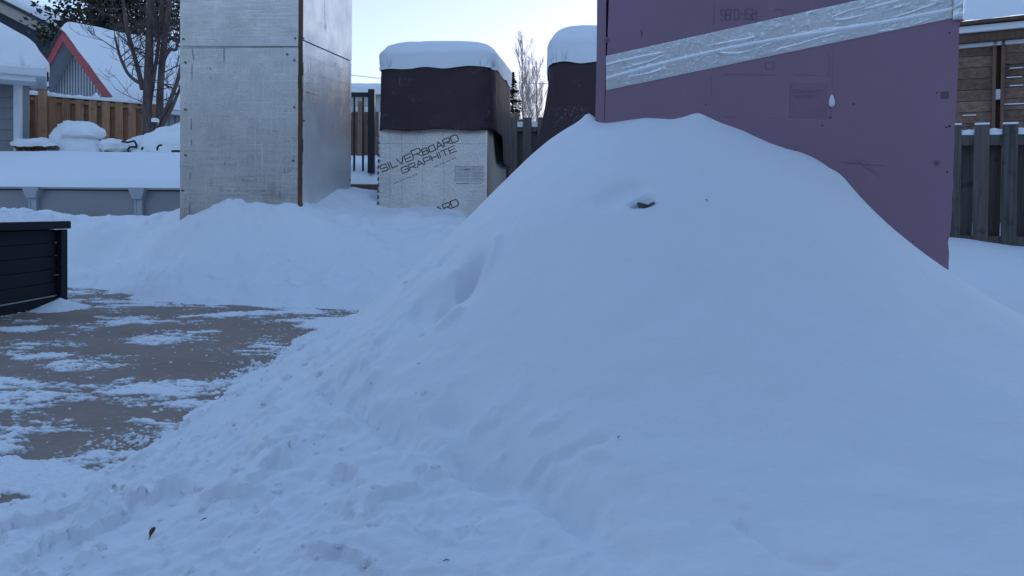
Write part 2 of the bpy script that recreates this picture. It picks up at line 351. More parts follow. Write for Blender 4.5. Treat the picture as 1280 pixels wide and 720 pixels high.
def seg_d(X, Y, pl):
    best = np.full(np.shape(X), 1e9); 
    for (x0, y0), (x1, y1) in zip(pl[:-1], pl[1:]):
        dx, dy = x1 - x0, y1 - y0; t = np.clip(((X - x0) * dx + (Y - y0) * dy) / (dx * dx + dy * dy + 1e-12), 0, 1)
        best = np.minimum(best, np.hypot(X - x0 - t * dx, Y - y0 - t * dy))
    return best
CREV = [[ground_hit(*a) for a in ((405, 478), (440, 505), (475, 525), (500, 550), (560, 575), (620, 590), (650, 600), (690, 620), (725, 645))],
        [ground_hit(*a) for a in ((560, 520), (590, 550), (625, 590))],
        [ground_hit(*a) for a in ((665, 595), (685, 578), (725, 569), (760, 562))],
        [ground_hit(*a) for a in ((690, 600), (700, 625), (790, 700))],
        [ground_hit(*a) for a in ((925, 660), (985, 695), (1060, 716))]]
def full_H(X, Y):
    H = base_H(X, Y)
    px, py = proj(X, Y, H)
    # how broken up the surface is: rough at the shovelled left, smooth on the fresh face
    left = sstep(.35, -.75, X + .25 * (Y - 2.6) + .25 * fbm(X * 1.5, Y * 1.5, 3, 5)) * sstep(9.6, 8.3, Y + .25 * X)
    bank = sstep(6.5, 8.3, Y) * sstep(1.0, .0, X)
    low = sstep(.62, .2, H) * sstep(1.0, .0, H * 0 + np.abs(Y - 2) / 4)
    wX, wY = X + .06 * perlin(X * 4, Y * 4, 30), Y + .06 * perlin(X * 4, Y * 4, 31)
    H = H + .016 * fbm(X * 1.6, Y * 1.6, 3, 1)
    chunk = np.maximum(0, fbm(wX * 6, wY * 6, 4, 2)) ** 1.2
    ridg = 1 - np.abs(fbm(wX * 5, wY * 5, 4, 12)) * 2
    slab = sstep(.10, .20, fbm(wX * 5.5, wY * 5.5, 4, 33, .55)) * sstep(-.3, .4, fbm(X * 1.7, Y * 1.7, 2, 35)); slab2 = sstep(.12, .2, fbm(wX * 13, wY * 13, 3, 36, .6)); grit = fbm(X * 34, Y * 34, 4, 38, .7)
    patchy = sstep(-.25, .35, fbm(X * 2.1, Y * 2.1, 3, 41)); H = H + left * (.030 * slab + (.25 + .75 * patchy) * (.011 * slab2 + .005 * grit + .008 * np.maximum(0, fbm(wX * 19, wY * 19, 3, 39, .5))))
    H = H + left * (.030 * chunk + .010 * ridg * sstep(.3, .9, ridg) + .014 * fbm(X * 14, Y * 14, 4, 8, .6)) * sstep(.6, 1.6, Y * 0 + 1.2)
    H = H + low * (1 - left) * (.014 * fbm(X * 5, Y * 5, 4, 20))
    H = H + .0035 * fbm(X * 8, Y * 8, 3, 9)
    foot = sstep(.36, .05, H)
    H = H + bank * (.055 * fbm(X * 1.5, Y * 1.8, 5, 15, .55) + .03 * (sstep(.05, .15, fbm(X * 2.2, Y * 2.2, 4, 23)) - .6) + foot * .20 * np.maximum(0, fbm(X * 4, Y * 4, 4, 16)) + .035 * sstep(.08, .2, fbm(X * 3, Y * 3, 4, 19)) * sstep(.55, .2, H) + .012 * fbm(X * 7, Y * 7, 3, 17)) * sstep(0, .3, H)
    # terrace of thrown snow at the foot of the far bank
    for i, c in enumerate(CREV):
        d = seg_d(wX, wY, c); wd = (.030, .05, .012, .035, .014)[i]; dp = (.030, .026, .010, .030, .010)[i]
        H = H - dp * np.exp(-(d / wd)**2) * (.5 + 1.2 * np.clip(.5 + perlin(X * 5, Y * 5, 40), 0, 1)) - (.018 * np.exp(-(seg_d(X, Y, c) / .10)**2) if i == 0 else 0)
    # hollows
    for (qx, qy, rx, ry, dep, D0, D1) in ((592, 330, .05, .085, .13, 2, 3.4), (578, 360, .09, .10, .05, 2, 3.4), (560, 318, .06, .08, .035, 2, 3.4), (552, 395, .07, .06, .03, 2, 3.4), (452, 492, .07, .06, .035, 1.5, 3.4), (770, 240, .11, .07, .030, 2, 3.4), (545, 372, .09, .12, .045, 2, 3.4),
                                       (806, 252, .042, .030, .075, 2, 3.4), (170, 352, .30, .35, .14, 8, 11), (395, 348, .5, .15, .08, 7, 10.5), (196, 325, .2, .12, .06, 8, 11)):
        x0, y0 = ground_hit(qx, qy, D0, D1)
        rad = np.sqrt(((wX - x0) / rx)**2 + ((wY - y0) / ry)**2) + .22 * perlin(X * 12, Y * 12, 44)
        H = H - dep * (.55 * np.exp(-rad**3) + .45 * sstep(1.0, .72, rad))
    # raised flakes and slabs beside the hollows
    for (qx, qy, rx, ry, dep, an) in ((608, 322, .035, .09, .03, -.3), (560, 398, .05, .03, .03, .3), (520, 350, .06, .03, .025, .4), (565, 345, .04, .02, .02, -.3), (215, 618, .05, .04, .04, 0), (128, 640, .06, .045, .045, .4), (872, 150, .07, .10, .032, 0), (1050, 226, .06, .08, .026, 0), (985, 184, .06, .08, .012, 0), (735, 152, .035, .05, .035, 0), (800, 152, .08, .08, .012, 0), (112, 660, .03, .06, .03, 0)):
        x0, y0 = ground_hit(qx, qy, 1.2, 3.6); dx, dy = X - x0, Y - y0
        u_, v_ = dx * math.cos(an) + dy * math.sin(an), -dx * math.sin(an) + dy * math.cos(an)
        H = H + dep * np.exp(-((u_ / rx)**2 + (v_ / ry)**2) ** (2 if qy > 300 else .8))
    return H
rows, cols = 620, 660
yy = .62 * np.exp(np.linspace(0, math.log(13.2 / .62), rows))[:, None]; tt = np.linspace(-1.02, .98, cols)[None, :]
Y = yy + 0 * tt; X = tt * (yy + .9)
Z = full_H(X, Y)
Xc, Yc, Zc = [(a[:-1, :-1] + a[1:, 1:]) / 2 for a in (X, Y, Z)]
Zmax = np.maximum(np.maximum(Z[:-1, :-1], Z[1:, 1:]), np.maximum(Z[:-1, 1:], Z[1:, :-1]))
keep = Zmax > -.02
is_bank = (Yc > 7.6) & (Xc < .6)
is_mound = (~is_bank) & (Yc < 4.9) & (Xc < 2.25) 
sm = grid_mesh('snow_mound', X, Y, Z, M['snow'], None, keep & is_mound)
tag(sm, 'big smooth pile of snow in the foreground, heaped against the pink foam panel', 'snow pile')
sb = grid_mesh('snow_bank', X, Y, Z, M['snow_rough'], None, keep & is_bank)
tag(sb, 'long shovelled snow bank along the far edge of the patio, below the foil boxes', 'snow bank')
sg = grid_mesh('snow_ground', X, Y, Z, M['snow'], None, keep & ~is_bank & ~is_mound); tag(sg, kind='structure')
g = MB(); g.add([(-900, -60, -.06), (900, -60, -.06), (900, 1500, -.06), (-900, 1500, -.06)], [(0, 1, 2, 3)])
tag(g.build('ground', M['snow_far']), kind='structure')
g = MB(); g.add([(-60, 13.1, .80), (60, 13.1, .80), (60, 60, 1.0), (-60, 60, 1.0)], [(0, 1, 2, 3)])
tag(g.build('snow_field', M['snow_far']), kind='structure')
g = MB(); g.add([(-14, -3, 0), (-.3, -3, 0), (-.3, 10.8, 0), (-14, 10.8, 0)], [(0, 1, 2, 3)])
tag(g.build('patio', M['patio']), kind='structure')

# thin trodden snow left on the concrete
rows2, cols2 = 560, 640
y2 = 1.9 * np.exp(np.linspace(0, math.log(10.4 / 1.9), rows2))[:, None]; u2 = np.linspace(0, 1, cols2)[None, :]
Y2 = y2 + 0 * u2; X2 = -1.15 - u2 * (.55 + .70 * y2)
px2, py2 = proj(X2, Y2, 0 * X2)
bias = np.zeros_like(X2) - .17
for cx, cy, rx, ry, s in ((35, 442, 50, 9, .5), (88, 455, 45, 11, .45), (18, 484, 40, 13, .5), (205, 426, 50, 8, .5), (200, 495, 85, 15, .55), (45, 540, 60, 9, .5), (95, 366, 22, 4, .5), (165, 378, 60, 5, .4),
        (150, 401, 35, 5, .4), (290, 394, 50, 6, .4), (378, 391, 36, 7, .5), (412, 407, 40, 7, .5), (178, 524, 14, 8, .5), (8, 575, 28, 26, .6), (333, 431, 18, 3, .5), (30, 412, 35, 5, .5), (60, 402, 40, 4, .3),
        (130, 425, 45, 9, -.45), (250, 462, 75, 13, -.5), (385, 432, 45, 16, -.5), (105, 515, 48, 10, -.5), (208, 519, 36, 8, -.6), (95, 553, 62, 11, -.55), (30, 465, 40, 6, -.3), (300, 412, 60, 8, -.3), (330, 452, 70, 14, -.4), (200, 391, 60, 4, -.3), (60, 600, 90, 20, 1.0), (150, 572, 60, 10, .5), (60, 583, 60, 6, .3)):
    bias += s * np.exp(-(((px2 - cx) / rx)**2 + ((py2 - cy) / ry)**2) ** 1.3)
wx2, wy2 = X2 + .12 * fbm(X2 * 2.5, Y2 * 2.5, 3, 61), Y2 + .12 * fbm(X2 * 2.5, Y2 * 2.5, 3, 62)
n2 = fbm(wx2 * 1.3, wy2 * 2.8, 3, 50) * .75 + fbm(wx2 * 4, wy2 * 10, 4, 54, .65) * .62 + fbm(X2 * 18, Y2 * 46, 4, 58, .72) * .42
edge = sstep(.35, .0, X2 + 0 * Y2 + 1.45 + .35) * 0 + np.exp(-((X2 + 1.5) / .22)**2) * .25
f2 = n2 + bias + edge
Z2 = np.where(f2 > 0, .0006 + .013 * np.tanh(np.maximum(f2, 0) * 2.2)**1.3 * (f2 > 0), f2 * .12)
Z2 += np.where(f2 > .05, .004 * fbm(X2 * 30, Y2 * 30, 3, 70, .7), 0)
joint = np.zeros_like(X2, bool)
for a, b in (((195, 476), (341, 419)), ((67, 526), (94, 515))):
    qa, qb = [P(*k, 1.0) for k in (a, b)]; qa = (qa.x * EYE / (EYE - qa.z), EYE / (EYE - qa.z)); qb = (qb.x * EYE / (EYE - qb.z), EYE / (EYE - qb.z))
    d = seg_d(X2, Y2, [qa, qb]); Z2 = np.where((d < .008 + .006 * perlin(X2 * 9, Y2 * 9, 77)) & (Z2 < .002) & (fbm(X2 * 3, Y2 * 3, 2, 78) > -.12), .0018, Z2)
Z2 = np.clip(Z2, -.006, .03)
z4 = np.maximum(np.maximum(Z2[:-1, :-1], Z2[1:, 1:]), np.maximum(Z2[:-1, 1:], Z2[1:, :-1]))
sp = grid_mesh('snow_patches', X2, Y2, Z2, M['film'], None, z4 > -.002); tag(sp, kind='stuff')
# crumbs of snow along the shovelled edge
cr = MB(); rr = random.Random(5)
def crumb(x, y, z, r):
    vs = []
    for i, (a, b) in enumerate(((0, 90), (0, 20), (90, 25), (180, 15), (270, 28), (45, -35), (135, -30), (225, -35), (315, -30))):
        k = r * rr.uniform(.7, 1.25); vs.append((x + k * math.cos(R(a)) * math.cos(R(b)), y + k * math.sin(R(a)) * math.cos(R(b)), z + k * .75 * math.sin(R(b))))
    cr.add(vs, [(0, 1, 2), (0, 2, 3), (0, 3, 4), (0, 4, 1), (1, 5, 2), (2, 6, 3), (3, 7, 4), (4, 8, 1), (5, 6, 2), (6, 7, 3), (7, 8, 4), (8, 5, 1)])
for _ in range(2600):
    y = rr.uniform(2.6, 8)
    if float(perlin(y * 2.2, 3.3, 5)) < .08 + .2 * rr.random(): continue
    x = -1.47 - abs(rr.gauss(0, .09)) - (.15 if y < 3 else 0); crumb(x, y, .004, rr.choice((.004, .005, .007, .009, .015)) * rr.uniform(.6, 1.2))
for _ in range(700):
    t = rr.random()
    if float(perlin(t * 9, 1.3, 6)) < rr.random() * .25: continue
    x = -1.6 - t * 4.2; y = 8.05 + t * 1.8 - abs(rr.gauss(0, .15)); crumb(x, y, .004, rr.uniform(.008, .026))
for _ in range(160):
    y = rr.uniform(3, 8); crumb(-1.5 - rr.random() * (.3 * y), y, .002, rr.uniform(.003, .010))
cx_ = []; 
while len(cx_) < 750:
    y = 1.2 + 6.5 * rr.random()**1.6; x = rr.uniform(-1.75, .1)
    if rr.random() < float(sstep(-.1, -1.2, x + .25 * (y - 2.6))) * (.35 + .9 * max(0, float(perlin(x * 3, y * 3, 99)) + .3)): cx_.append((x, y))
ca_ = np.array(cx_); cz_ = full_H(ca_[:, 0], ca_[:, 1])
for (x, y), z in zip(cx_, cz_):
    r_ = .004 * rr.paretovariate(1.5); crumb(x, y, max(z, 0) - .25 * min(r_, .02), min(r_, .02))
tag(cr.build('snow_crumbs', M['snow_rough'], None, True), kind='stuff')
from mathutils.bvhtree import BVHTree
def z_at(x, y): return float(full_H(np.array([[x]]), np.array([[y]]))[0, 0])

# ------------------------------------------------------------------ stroke lettering
GL = {'S': [[(1, .82), (.85, 1), (.12, 1), (0, .85), (0, .62), (.12, .5), (.88, .5), (1, .38), (1, .14), (.88, 0), (.1, 0), (0, .14)]],
      'I': [[(.1, 0), (.1, 1)]], 'L': [[(0, 1), (0, 0), (.85, 0)]], 'V': [[(0, 1), (.5, 0), (1, 1)]],
      'E': [[(1, 1), (0, 1), (0, 0), (1, 0)], [(0, .5), (.85, .5)]],
      'R': [[(0, 0), (0, 1), (.88, 1), (1, .88), (1, .56), (.88, .45), (0, .45)], [(.5, .45), (1, 0)]],
      'B': [[(0, 0), (0, 1), (.8, 1), (.92, .9), (.92, .62), (.8, .52), (0, .52)], [(.8, .52), (1, .42), (1, .1), (.88, 0), (0, 0)]],
      'O': [[(0, .12), (0, .88), (.1, 1), (.9, 1), (1, .88), (1, .12), (.9, 0), (.1, 0), (0, .12)]],
      'A': [[(0, 0), (.5, 1), (1, 0)], [(.2, .32), (.8, .32)]],
      'D': [[(0, 0), (0, 1), (.78, 1), (1, .8), (1, .2), (.78, 0), (0, 0)]],
      'G': [[(1, .85), (.88, 1), (.12, 1), (0, .88), (0, .12), (.12, 0), (.88, 0), (1, .12), (1, .48), (.55, .48)]],
      'P': [[(0, 0), (0, 1), (.88, 1), (1, .88), (1, .52), (.88, .4), (0, .4)]],
      'H': [[(0, 0), (0, 1)], [(1, 0), (1, 1)], [(0, .5), (1, .5)]], 'T': [[(0, 1), (1, 1)], [(.5, 1), (.5, 0)]],
      '0': [[(0, .12), (0, .88), (.12, 1), (.88, 1), (1, .88), (1, .12), (.88, 0), (.12, 0), (0, .12)]],
      '8': [[(0, .1), (0, .45), (.1, .52), (0, .6), (0, .9), (.1, 1), (.9, 1), (1, .9), (1, .6), (.9, .52), (1, .45), (1, .1), (.9, 0), (.1, 0), (0, .1)], [(.1, .52), (.9, .52)]],
      '6': [[(.95, .9), (.85, 1), (.15, 1), (0, .85), (0, .1), (.1, 0), (.9, 0), (1, .1), (1, .45), (.9, .55), (0, .55)]],
      '.': [[(.3, 0), (.42, 0)]], '-': [[(.1, .45), (.8, .45)]], 'W': [[(0, 1), (.25, 0), (.5, .8), (.75, 0), (1, 1)]],
      'N': [[(0, 0), (0, 1), (1, 0), (1, 1)]], 'C': [[(1, .85), (.88, 1), (.12, 1), (0, .88), (0, .12), (.12, 0), (.88, 0), (1, .15)]]}
WD = {'I': .2, '.': .3, 'L': .85, '-': .7}
def lettering(mb, pl, text, u, v, ang, length, height, th, w=.0012, scales=None, gap=.28, stop_v=None):
    ws = [WD.get(c, 1) * (scales or {}).get(i, 1) for i, c in enumerate(text)]; tot = sum(ws) + gap * (len(text) - 1); k = length / tot
    ca, sa = math.cos(ang), math.sin(ang); x = 0
    for i, c in enumerate(text):
        sc = (scales or {}).get(i, 1); hh = height * sc; ww = ws[i] * k / WD.get(c, 1)
        for st in GL[c]:
            for (x0, y0), (x1, y1) in zip(st[:-1], st[1:]):
                ax, ay, bx, by = x + x0 * ww, y0 * hh, x + x1 * ww, y1 * hh; L = math.hypot(bx - ax, by - ay) + 1e-9
                dx, dy = (bx - ax) / L, (by - ay) / L; ax -= dx * th * .45; ay -= dy * th * .45; bx += dx * th * .45; by += dy * th * .45
                q = []
                for (qx, qy) in ((ax + dy * th / 2, ay - dx * th / 2), (bx + dy * th / 2, by - dx * th / 2), (bx - dy * th / 2, by + dx * th / 2), (ax - dy * th / 2, ay + dx * th / 2)):
                    q.append(pl.pt(u + qx * ca - qy * sa, v + qx * sa + qy * ca, w + (i % 2) * .0003))
                mb.add(q, [(0, 1, 2, 3)])
        x += ws[i] * k + gap * k

# unseen house added behind the camera to shade the yard and darken foil reflections
hb_ = thing('added_house', (-3, -8, 0), 'unseen grey brick house added behind the camera to shade the yard', 'house')
MB().box((-3, -7.2, 2.1), (26, 7, 4.2)).build('wall', simple('grey_brick', (.17, .18, .20), .8, 0, .2, 3), hb_)
for k in range(5):
    w__ = MB().box((-12 + k * 4.6, -3.68, 2.0), (1.5, .06, 1.3)).build('window', M['white_trim'], hb_); MB().box((-12 + k * 4.6, -3.65, 2.0), (1.3, .03, 1.1)).build('pane', simple('dark_glass', (.02, .022, .03), .1, bmp=None), w__)
MB().hexa([(-16.6, -11.2, 4.2), (10.6, -11.2, 4.2), (10.6, -3.3, 4.2), (-16.6, -3.3, 4.2)], [(-16.6, -7.4, 5.9), (10.6, -7.4, 5.9), (10.6, -7.1, 5.9), (-16.6, -7.1, 5.9)]).build('roof', M['snow_far'], hb_)

# ------------------------------------------------------------------ pink foam box in the mound
hz = (PANEL_R - PANEL_L); hz.z = 0; hz.normalize(); tl = R(1.5)
pu = hz * math.cos(tl) - Vector((0, 0, 1)) * math.sin(tl); pv = Vector((0, 0, 1)) * math.cos(tl) + hz * math.sin(tl)
pp = Plane(PANEL_L, pu, pv); PW = pp.hit(1197, 100)[0]
V0, V1 = pp.hit(757, 345)[1] - .9, pp.hit(757, 0)[1] + .55
base = pp.pt(PW / 2, V0, -.6)
box = thing('foam_board_box', base, 'pink foam board box in the snow pile with a diagonal strip of foil tape', 'insulated box')
mb = MB(); seq = []      # front board with a ragged right edge
nv = 60
for k in range(nv + 1):
    v = V0 + (V1 - V0) * k / nv; seq.append((PW + .006 * float(perlin(k * .37, 2.2, 4)) + rr.uniform(-.0025, .0015) - (.010 if rr.random() < .06 else 0), v))
prof = [(0, V0)] + seq + [(0, V1)]
n = len(prof); vs = [pp.pt(u, v, 0) for u, v in prof] + [pp.pt(u, v, -.045) for u, v in prof]
mb.add(vs, [tuple(range(n)), tuple(range(2 * n - 1, n - 1, -1))] + [(i, i + n, (i + 1) % n + n, (i + 1) % n) for i in range(n)])
mb.build('front_board', M['pink'], box)
mb = MB()
for k in range(24):        # left side board, its cut edge facing the camera, slightly bowed away at the bottom
    va, vb = V0 + (V1 - V0) * k / 24, V0 + (V1 - V0) * (k + 1) / 24
    ga, gb = [-.012 - .010 * math.sin(3 * (q - V0)) for q in (va, vb)]
    def e(u, v, w): return pp.pt(u, v, w)
    mb.hexa([e(ga - .040, va, .001), e(ga, va, .001), e(ga, va, -1.2), e(ga - .040, va, -1.2)], [e(gb - .040, vb, .001), e(gb, vb, .001), e(gb, vb, -1.2), e(gb - .040, vb, -1.2)])
mb.build('side_board', M['pink'], box)
MB().pbox(pp, PW - .055, V0, -1.2, PW - .012, V1, -.047).build('side_board', M['pink'], box)
MB().pbox(pp, .002, V0, -1.25, PW - .06, V1, -1.205).build('back_board', M['pink'], box)
MB().pbox(pp, -.06, V1 + .002, -1.27, PW + .02, V1 + .05, .02).build('lid_board', M['pink'], box)
# foil tape
def tape_mesh():
    nu, nw = 520, 56
    a0, a1 = pp.hit(757.5, 113), pp.hit(1196, 21.5); b0, b1 = pp.hit(757.5, 70), pp.hit(1196, -27)
    s = np.linspace(0, 1, nu)[:, None]; q = np.linspace(0, 1, nw)[None, :]
    U = (a0[0] * (1 - s) + a1[0] * s) * (1 - q) + (b0[0] * (1 - s) + b1[0] * s) * q
    V = (a0[1] * (1 - s) + a1[1] * s) * (1 - q) + (b0[1] * (1 - s) + b1[1] * s) * q
    L, Wd = 1.55, .16; x, y = s * L + 0 * q, q * Wd + 0 * s
    wx, wy = x + .02 * perlin(x * 12, y * 12, 80), y + .012 * perlin(x * 7, y * 7, 81)
    def ridge(v, p): return np.maximum(0, 1 - np.abs(v)) ** p
    gate = sstep(-.05, .25, perlin(x * 5, y * 9, 89)); gate2 = sstep(-.1, .2, perlin(x * 4 + 9, y * 14, 90))
    h = .0024 * gate * ridge(9 * perlin(wx * 20 + y * 3, wy * 2.5, 83), 4) + .0020 * gate2 * ridge(8 * perlin(wx * 2.0, wy * 20, 82), 5) + .0005 * ridge(9 * perlin(x * 9 + y * 16, y * 12 - x * 6, 84), 6)
    h += .0011 * fbm(x * 70, y * 14, 4, 85, .65) + .0007 * fbm(x * 25 + y * 20, y * 45 - x * 9, 3, 88); ln = .055 + .018 * np.sin(x * 3.1) ; h += .0045 * np.exp(-((y - ln) / .0035)**2)
    ln = .108 + .012 * np.sin(x * 5 + 1); h += .0035 * np.exp(-((y - ln) / .003)**2) * sstep(-.1, .2, perlin(x * 3, y * 0, 86))
    cut = np.exp(-(np.abs(y - .0) / .004)) + np.exp(-(np.abs(y - Wd) / .004)); h = h * (1 - .6 * np.clip(cut, 0, 1))
    Wn = .0022 + np.maximum(h, 0)
    O, u, v, n_ = [np.array(k) for k in (pp.o, pp.u, pp.v, pp.n)]
    G = O + U[..., None] * u + V[..., None] * v + Wn[..., None] * n_
    return grid_mesh('foil_tape', G[..., 0], G[..., 1], G[..., 2], M['tape'], box)
tp = tape_mesh()
mb = MB(); a = pp.hit(1196, 21.5)[1]; b = pp.hit(1196, -27)[1]      # crumpled turn round the corner
nn = 16; rows_ = []
for i in range(nn + 1):
    v = a - .012 + (b - a + .02) * i / nn; rows_.append([pp.pt(PW - .030, v, .010), pp.pt(PW - .012 + rr.uniform(-.003, .003), v, .016 + rr.uniform(-.004, .004)), pp.pt(PW + .004, v, .014 + rr.uniform(-.004, .004)), pp.pt(PW + .013 + rr.uniform(-.005, .005), v, .002), pp.pt(PW + .010, v, -.03 + rr.uniform(-.004, .004)), pp.pt(PW + .008, v, -.10)])
vs = [p for r_ in rows_ for p in r_]; fs = [(i * 6 + j, i * 6 + j + 1, (i + 1) * 6 + j + 1, (i + 1) * 6 + j) for i in range(nn) for j in range(5)]
mb.add(vs, fs); mb.build('tape_end', M['tape'], box)
for px, py in ((759, 50), (1171, 204), (1164, 331)):
    u, v = pp.hit(px, py); s = MB().disc(pp, u, v, .012, 0, .0025).build('washer', M['pink_dark'], box); MB().disc(pp, u, v, .005, .0025, .005).build('screw_head', M['steel'], s)
hs = MB()
for px, py, r in ((1187, 41, .003), (1183, 159, .004), (1187, 158, .0045), (1184, 215, .004), (1174, 331, .004), (1141, 302, .003), (1028, 157, .003), (1038, 147, .0035), (882, 131, .003), (1067, 130, .0035), (780, 69, .004), (1171, 116, .003)):
    u, v = pp.hit(px, py); MB().disc(pp, u, v, r, .0002, .0006, 9).build('nail_hole', M['hole'], box)
u, v = pp.hit(802, 42)
hs.add([pp.pt(u - .006, v + .012, .0008), pp.pt(u + .002, v - .004, .0008), pp.pt(u + .005, v + .004, .0008)], [(0, 1, 2)]); hs.add([pp.pt(u - .002, v - .022, .0008), pp.pt(u + .004, v + .002, .0008), pp.pt(u, v + .004, .0008)], [(0, 1, 2)])
hs.build('tear', M['hole'], box)
u, v = pp.hit(1181, 119); MB().pbox(pp, u - .015, v - .014, .0004, u + .015, v + .014, .0012).build('adhesive_patch', simple('tan_patch', (.19, .125, .12), .8), box)
# faint upside-down printing
pr = MB()
def upside(text, px_right, py_top, px_left, h_px, th):
    u0, v0 = pp.hit(px_right, py_top); u1, _ = pp.hit(px_left, py_top); _, v1 = pp.hit(px_right, py_top + h_px)
    lettering(pr, pp, text, u0, v0, math.pi, abs(u0 - u1), abs(v0 - v1), th)
upside('RSI-0.86', 946, 11, 901, 13, .0036)
u, v = pp.hit(968, 13)
pr.build('printed_lettering', M['pink_dark'], box); pr = MB()
lettering(pr, pp, 'C', pp.hit(979, 12)[0], pp.hit(979, 12)[1], math.pi, .035, .04, .0035); pr.build('printed_lettering', M['pink_dark'], box)
def pline(x0, y0, x1, y1, th=.002):
    a, b = pp.hit(x0, y0), pp.hit(x1, y1); d = Vector((b[0] - a[0], b[1] - a[1])).normalized(); nx, ny = -d.y * th / 2, d.x * th / 2
    pr.add([pp.pt(a[0] + nx, a[1] + ny, .0009), pp.pt(a[0] - nx, a[1] - ny, .0009), pp.pt(b[0] - nx, b[1] - ny, .0009), pp.pt(b[0] + nx, b[1] + ny, .0009)], [(0, 1, 2, 3)])
for a in ((893, 2, 892, 32), (905, 93, 972, 94), (992, 93, 1036, 95), (1036, 68, 1036, 94), (905, 146, 920, 147), (960, 147, 975, 147), (985, 147, 1033, 148), (1034, 104, 1033, 148), (988, 104, 987, 146), (1042, 60, 1040, 112), (1039, 134, 1039, 146), (889, 95, 889, 120)):
    pr = MB(); pline(*a); pr.build('printed_line', M['pink_dark'], box)
lg = MB()
a, b = pp.hit(989, 104), pp.hit(1033, 146); lg.pbox(pp, a[0], b[1], .0002, b[0], a[1], .0006)
lg.build('logo_square', simple('logo_pink', (.29, .165, .218), .7), box)
ML = simple('logo_letter', (.23, .145, .19), .7)
for a in (('OWENS', 1023, 119, 994, 4, .0016), ('CORNING', 1030, 112.5, 992, 4, .0016), ('O', 968, 78, 957, 8, .002)): pr = MB(); upside(*a); pr.build('logo_lettering', ML, box)
for a in ((1008, 142, 1022, 132), (1012, 143, 1024, 134), (1014, 144, 1024, 137)): pr = MB(); pline(*a, .0016); pr.build('logo_stroke', ML, box)
# crease dents low on the board
cm = MB()
for poly in (((1052, 203), (1068, 204), (1085, 206), (1108, 207)), ((1068, 199), (1078, 206), (1094, 218)), ((1062, 198), (1062, 208)), ((1080, 200), (1100, 222)), ((1078, 196), (1076, 204))):
    p3 = [pp.pt(*pp.hit(*q), .0005) for q in poly]; cm.tube(p3, [.0005] + [.0016] * (len(p3) - 2) + [.0004], 5)
cm.build('crease', M['pink_dark'], box, True)
# snow clump stuck on the board
u, v = pp.hit(1040, 126); bl = MB(); n1, n2_ = 10, 12; vs = []
for i in range(n1 + 1):
    t = i / n1; z = .027 * (2 * t - 1); rx = .013 * math.sqrt(max(0, 1 - (2 * t - 1)**2)) * (1.25 - .75 * t)
    for k in range(n2_): a = 2 * math.pi * k / n2_; vs.append(pp.pt(u + rx * math.cos(a) - .002 * t, v + z, .004 + rx * .8 * math.sin(a)))
bl.add(vs, [(i * n2_ + k, i * n2_ + (k + 1) % n2_, (i + 1) * n2_ + (k + 1) % n2_, (i + 1) * n2_ + k) for i in range(n1) for k in range(n2_)])
tag(bl.build('snow_clump', M['snow'], None, True), 'small pear-shaped clump of snow stuck to the pink foam board', 'snow clump')

# ------------------------------------------------------------------ foil tower
A_, B_, C_ = P(225, 200, 9.72), P(377, 200, 9.68), P(439, 150, 11.05)
for q in (A_, B_, C_): q.z = 0
D_ = A_ + (C_ - B_) * .95 + Vector((-.1, 0, 0))
tower = thing('foil_board_tower', (A_ + B_ + C_ + D_) / 4, 'tall silver foil board tower with brown corner strip in the far snow bank', 'insulated box')
def face_plane(a, b): return Plane(a, (b - a), (0, 0, 1))
fa, fb = face_plane(A_, B_), face_plane(B_, C_); WA, WB = (B_ - A_).length, (C_ - B_).length
sA = fa.hit(300, 58)[1]; sB = fb.hit(378, 50)[1]
MB().pbox(fa, 0, .1, -.05, WA - .045, sA - .003, 0).build('lower_front_board', M['foil'], tower)
MB().pbox(fa, 0, sA + .003, -.05, WA - .045, sA + 1.1, .003).build('upper_front_board', M['foil'], tower)
MB().pbox(fb, .02, .1, -.05, WB, sB - .008, 0).build('lower_side_board', M['foil_side'], tower)
MB().pbox(fb, .02, sB + .008, -.05, WB, sB + 1.1, .004).build('upper_side_board', M['foil_side'], tower)
fc, fd = face_plane(C_, D_), face_plane(D_, A_)
MB().pbox(fc, .01, .1, -.05, (D_ - C_).length - .01, sA + 1.05, 0).build('back_board', M['foil'], tower)
MB().pbox(fd, .01, .1, -.05, (A_ - D_).length - .06, sA + 1.05, 0).build('far_side_board', M['foil'], tower)
mb = MB()
for k in range(26):
    z0, z1 = .1 + k * .155, .1 + (k + 1) * .155; j = rr.uniform(-.004, .004); mb.pbox(fa, WA - .043 + j, z0, -.05, WA + .006 + rr.uniform(-.003, .003), z1 + .001, .006 + rr.uniform(0, .004))
mb.build('corner_strip', M['edge'], tower)
top = MB(); top.hexa([q + Vector((0, 0, sA + 1.13)) for q in (A_, B_, C_, D_)], [q + Vector((0, 0, sA + 1.19)) for q in (A_, B_, C_, D_)]); top.build('lid_board', M['foil'], tower)
sr = MB()
for px, py in ((229.5, 49), (231.5, 78), (231.5, 137), (232, 194), (228.5, 238), (369, 48), (368, 75), (368, 134), (366.5, 201), (359, 68)):
    u, v = fa.hit(px, py); s = MB().disc(fa, u, v, .014, .003, .009, 12).build('screw', M['steel'], tower)
for px, py in ((379.5, 48), (379.5, 151), (437, 225)):
    u, v = fb.hit(px, py); MB().disc(fb, u, v, .012, .003, .009, 12).build('screw', M['steel'], tower)
ln = MB()
